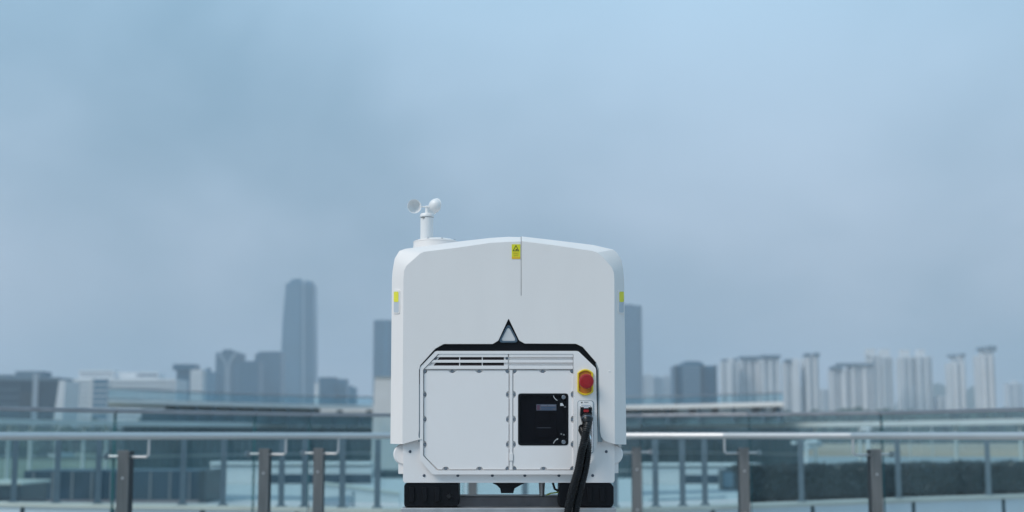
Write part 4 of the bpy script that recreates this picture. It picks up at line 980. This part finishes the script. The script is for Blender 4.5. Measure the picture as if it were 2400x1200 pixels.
# side marker reflectors on the bevels
def bevel_map(side):
    xf, xs = (944.5, 917.0) if side < 0 else (1440.3, 1465.0)
    def f(px, py, t=0.0, lift=0.0):
        u = (px - xf) / (xs - xf); a = at(px, py, Y0 + BVD * u)
        nr = Vector((-1 if side < 0 else 1, -1.0 * (abs(xs - xf) * 0.00108) / BVD, 0)).normalized()
        return a - nr * t
    return f, (Vector((-1 if side < 0 else 1, -(abs(xs - xf) * 0.00108) / BVD, 0)).normalized())
for side, x0_, x1_ in ((-1, 922.5, 937.5), (1, 1448, 1462.5)):
    f, nr = bevel_map(side)
    g = lambda lift: (lambda px, py, t=0.0: f(px, py, t) + nr * lift)
    rf = plate('side_reflector', rnd(rect(x0_, 679, x1_, 735.5), 4.5, 5), 0, 0.003, M['shell'], dock, 0.0007, mapf=g(0.0016))
    plate('grey_lens', rnd(rect(x0_ + 1.8, 683, x1_ - 1.8, 732.5), 3, 4), 0, 0.003, M['reflgrey'], rf, 0.0004, mapf=g(0.0021))
    plate('yellow_lens', rnd(rect(x0_ + 2, 683.5, x1_ - 2, 708), 3, 4), 0, 0.003, M['reflector'], rf, 0.0004, mapf=g(0.0026))

# anemometer on its round mount
YA = Y0 + 0.10
an = empty('wind_gauge', at(1001, 557, YA)); an.parent = dock; an.location = at(1001, 557, YA) - dock.location
sc = YA / F
base_c = at(1022, 569, YA + .03); rb = 53.5 * (YA + .03) / F
lathe('mount', [(rb * 1.02, -.03), (rb * 1.0, -.006), (rb * .99, -.0005), (rb * 1.003, .0), (rb * 1.003, .0018), (rb * .97, .003), (rb * .75, .0082), (rb * .4, .0118), (0, .0132)], M['shell'], an, base_c, (0, 0, 1), 64)
for a in (200, 250, 290, 340):
    lathe('mount_screw', [(0, .0012), (.0022, .001), (.0026, 0)], M['screw'], an, base_c + Vector((math.cos(R(a)) * rb * .88, math.sin(R(a)) * rb * .88, .0055)), (0, 0, 1), 10)
c0 = at(1000.5, 557, YA); rr_ = 15.6 * sc; hh = (557 - 509) * sc
lathe('mast', [(rr_, -.012), (rr_, hh - .001), (rr_ * .93, hh)], M['metalwhite'], an, c0, seg=40)
lathe('head', [(rr_ * .93, hh), (rr_ * 1.08, hh + .001), (rr_ * 1.1, hh + .003), (rr_ * 1.02, hh + .0085), (rr_ * .9, hh + .0105), (0, hh + .012)], M['metalwhite'], an, c0, seg=40)
lathe('head_gap', [(rr_ * 1.0, hh - .0012), (rr_ * 1.012, hh - .0012), (rr_ * 1.012, hh - .0002), (rr_, hh - .0002)], M['gasket'], an, c0, seg=40)
lathe('spindle', [(.0052, hh + .01), (.0048, hh + .026), (.0062, hh + .0265), (.0062, hh + .030), (.0025, hh + .032), (0, hh + .032)], M['metalwhite'], an, c0 + Vector((0, 0, 0)), seg=24)
box('key_slot', (-.006, -.0006, -.0007), (.004, .001, .0007), M['ink'], an, M=Matrix.Translation(c0 + Vector((-.008, -rr_ * .95, hh - .003))))
zc = hh + .0285
for az_ in (196, 316, 76):
    d_ = Vector((math.cos(R(az_)), math.sin(R(az_)), 0)); tan = Vector((-d_.y, d_.x, 0))
    c = c0 + d_ * 31 * sc + Vector((0, 0, zc)); rc = 16.4 * sc
    arm = tube('cup_arm', [c0 + d_ * .004 + Vector((0, 0, zc)), c0 + d_ * (31 * sc - rc * .8) + Vector((0, 0, zc)) - tan * .004], 0.0021, M['metalwhite'], an, 10)
    prof = []
    for k in range(11): t = k / 10 * math.pi / 2; prof.append((rc * math.sin(t), -rc * .95 * math.cos(t)))
    prof += [(rc * 1.05, 0.0004), (rc * 1.04, .0012), (rc * .95, .0008)]
    for k in range(10, -1, -1): t = k / 10 * math.pi / 2; prof.append(((rc - .0012) * math.sin(t) * .97, -(rc - .0012) * .93 * math.cos(t)))
    lathe('cup', prof, M['metalwhite'], arm, c, tan, 36, angle=50)

# underside
for xa, xb_, sgn in ((947, 1075, 1), (1310, 1438.5, -1)):
    ol = [(xa + 3 if sgn > 0 else xa + 1, 1132.5), (xb_ - (1 if sgn > 0 else 6), 1132.5), (xb_, 1136 if sgn > 0 else 1141), (xb_ - (0 if sgn > 0 else 0), 1180), (xb_ - 4, 1188), (xa + 2, 1188), (xa, 1182), (xa, 1139)]
    ft = plate('mounting_foot', ol, 0.02, 0.11, M['black'], dock, 0.002)
    for k in range(3):
        x = (xa + 22 + k * 30) if sgn > 0 else (xa + 46 + k * 30)
        bmx = rnd([(x - 10, 1142), (x + 2, 1142), (x + 2, 1172), (x - 1, 1177), (x - 10, 1177)], [2, 2, 5, 3, 2], 4)
        plate('foot_rib', bmx, 0.014, 0.007, M['black'], ft, 0.0015)
    lathe('foot_bolt', [(0, -.004), (.006, -.004), (.007, .0), (.007, .004)], M['rubber'], ft, at(xa + 105 if sgn > 0 else xa + 24, 1163, Y0 + .018), (0, 1, 0), 6)
plate('cable_duct', rnd([(1152, 1132), (1232, 1132), (1222, 1136), (1206, 1145), (1203, 1156), (1174, 1156), (1172, 1145), (1164, 1137)], 1, 2), 0.03, 0.06, M['black'], dock, 0.001)
tube('drain_pipe', [at(1270, 1131, Y0 + .12), at(1270, 1163, Y0 + .12)], [0.0085, 0.0065], M['frame'], dock, 14)
tube('earth_wire', [at(1281, 1160, Y0 + .08), at(1290, 1156, Y0 + .07), at(1301, 1155, Y0 + .06), at(1315, 1152, Y0 + .06)], 0.0018, M['greenwire'], dock, 8)
tube('sensor_wire', [at(1296, 1132, Y0 + .05), at(1300, 1146, Y0 + .06), at(1308, 1150, Y0 + .06), at(1316, 1151, Y0 + .06)], 0.003, M['rubber'], dock, 8)

# steel stand
zb_ = at(1200, 1189, Y0).z
stand = empty('steel_stand', (at(1192, 1189, Y0).x, Y0 + .25, 0), 'grey steel frame stand carrying the white box', 'stand')
xl, xr = at(940, 1189, Y0).x, at(1444, 1189, Y0).x
box('front_beam', (xl, Y0 - .005, zb_ - .05), (xr, Y0 + .09, zb_ - .0015), M['frame'], stand, 0.003)
box('rear_beam', (xl, Y0 + .42, zb_ - .05), (xr, Y0 + .50, zb_ - .0015), M['frame'], stand, 0.003)
zc_ = at(1200, 1164, Y0 + .14).z
box('cross_channel', (at(1040, 1170, Y0 + .14).x, Y0 + .14, zb_ - .045), (at(1345, 1170, Y0 + .14).x, Y0 + .20, zc_), M['framedark'], stand, 0.002)
box('channel_lip', (at(1040, 1170, Y0 + .14).x, Y0 + .136, zc_ + .001), (at(1345, 1170, Y0 + .14).x, Y0 + .21, zc_ + .003), M['frame'], stand)
for x in (xl + .03, xr - .03):
    box('side_rail', (x - .025, Y0 + .092, zb_ - .05), (x + .025, Y0 + .418, zb_ - .002), M['frame'], stand, 0.002)
    for y in (Y0 + .04, Y0 + .46):
        lg = box('leg', (x - .025, y - .025, 0.008), (x + .025, y + .025, zb_ - .052), M['frame'], stand, 0.003)
        box('foot_plate', (x - .06, y - .06, 0.0), (x + .06, y + .06, 0.0078), M['frame'], lg)

# ================================================================ haze
hz = bpy.data.materials.new('haze_air'); hz.use_nodes = True; t = hz.node_tree; t.nodes.clear()
o = t.nodes.new('ShaderNodeOutputMaterial'); v = t.nodes.new('ShaderNodeVolumePrincipled')
v.inputs['Color'].default_value = (0.73, 0.87, 1.0, 1); v.inputs['Density'].default_value = 0.00030; v.inputs['Anisotropy'].default_value = 0.0
t.links.new(v.outputs[0], o.inputs['Volume'])
bm = bmesh.new(); add_box(bm, (-4300, -900, GZ - 1.5), (4300, 4900, 290))
tag(from_bm('haze', bm, hz, smooth=False), kind='stuff')
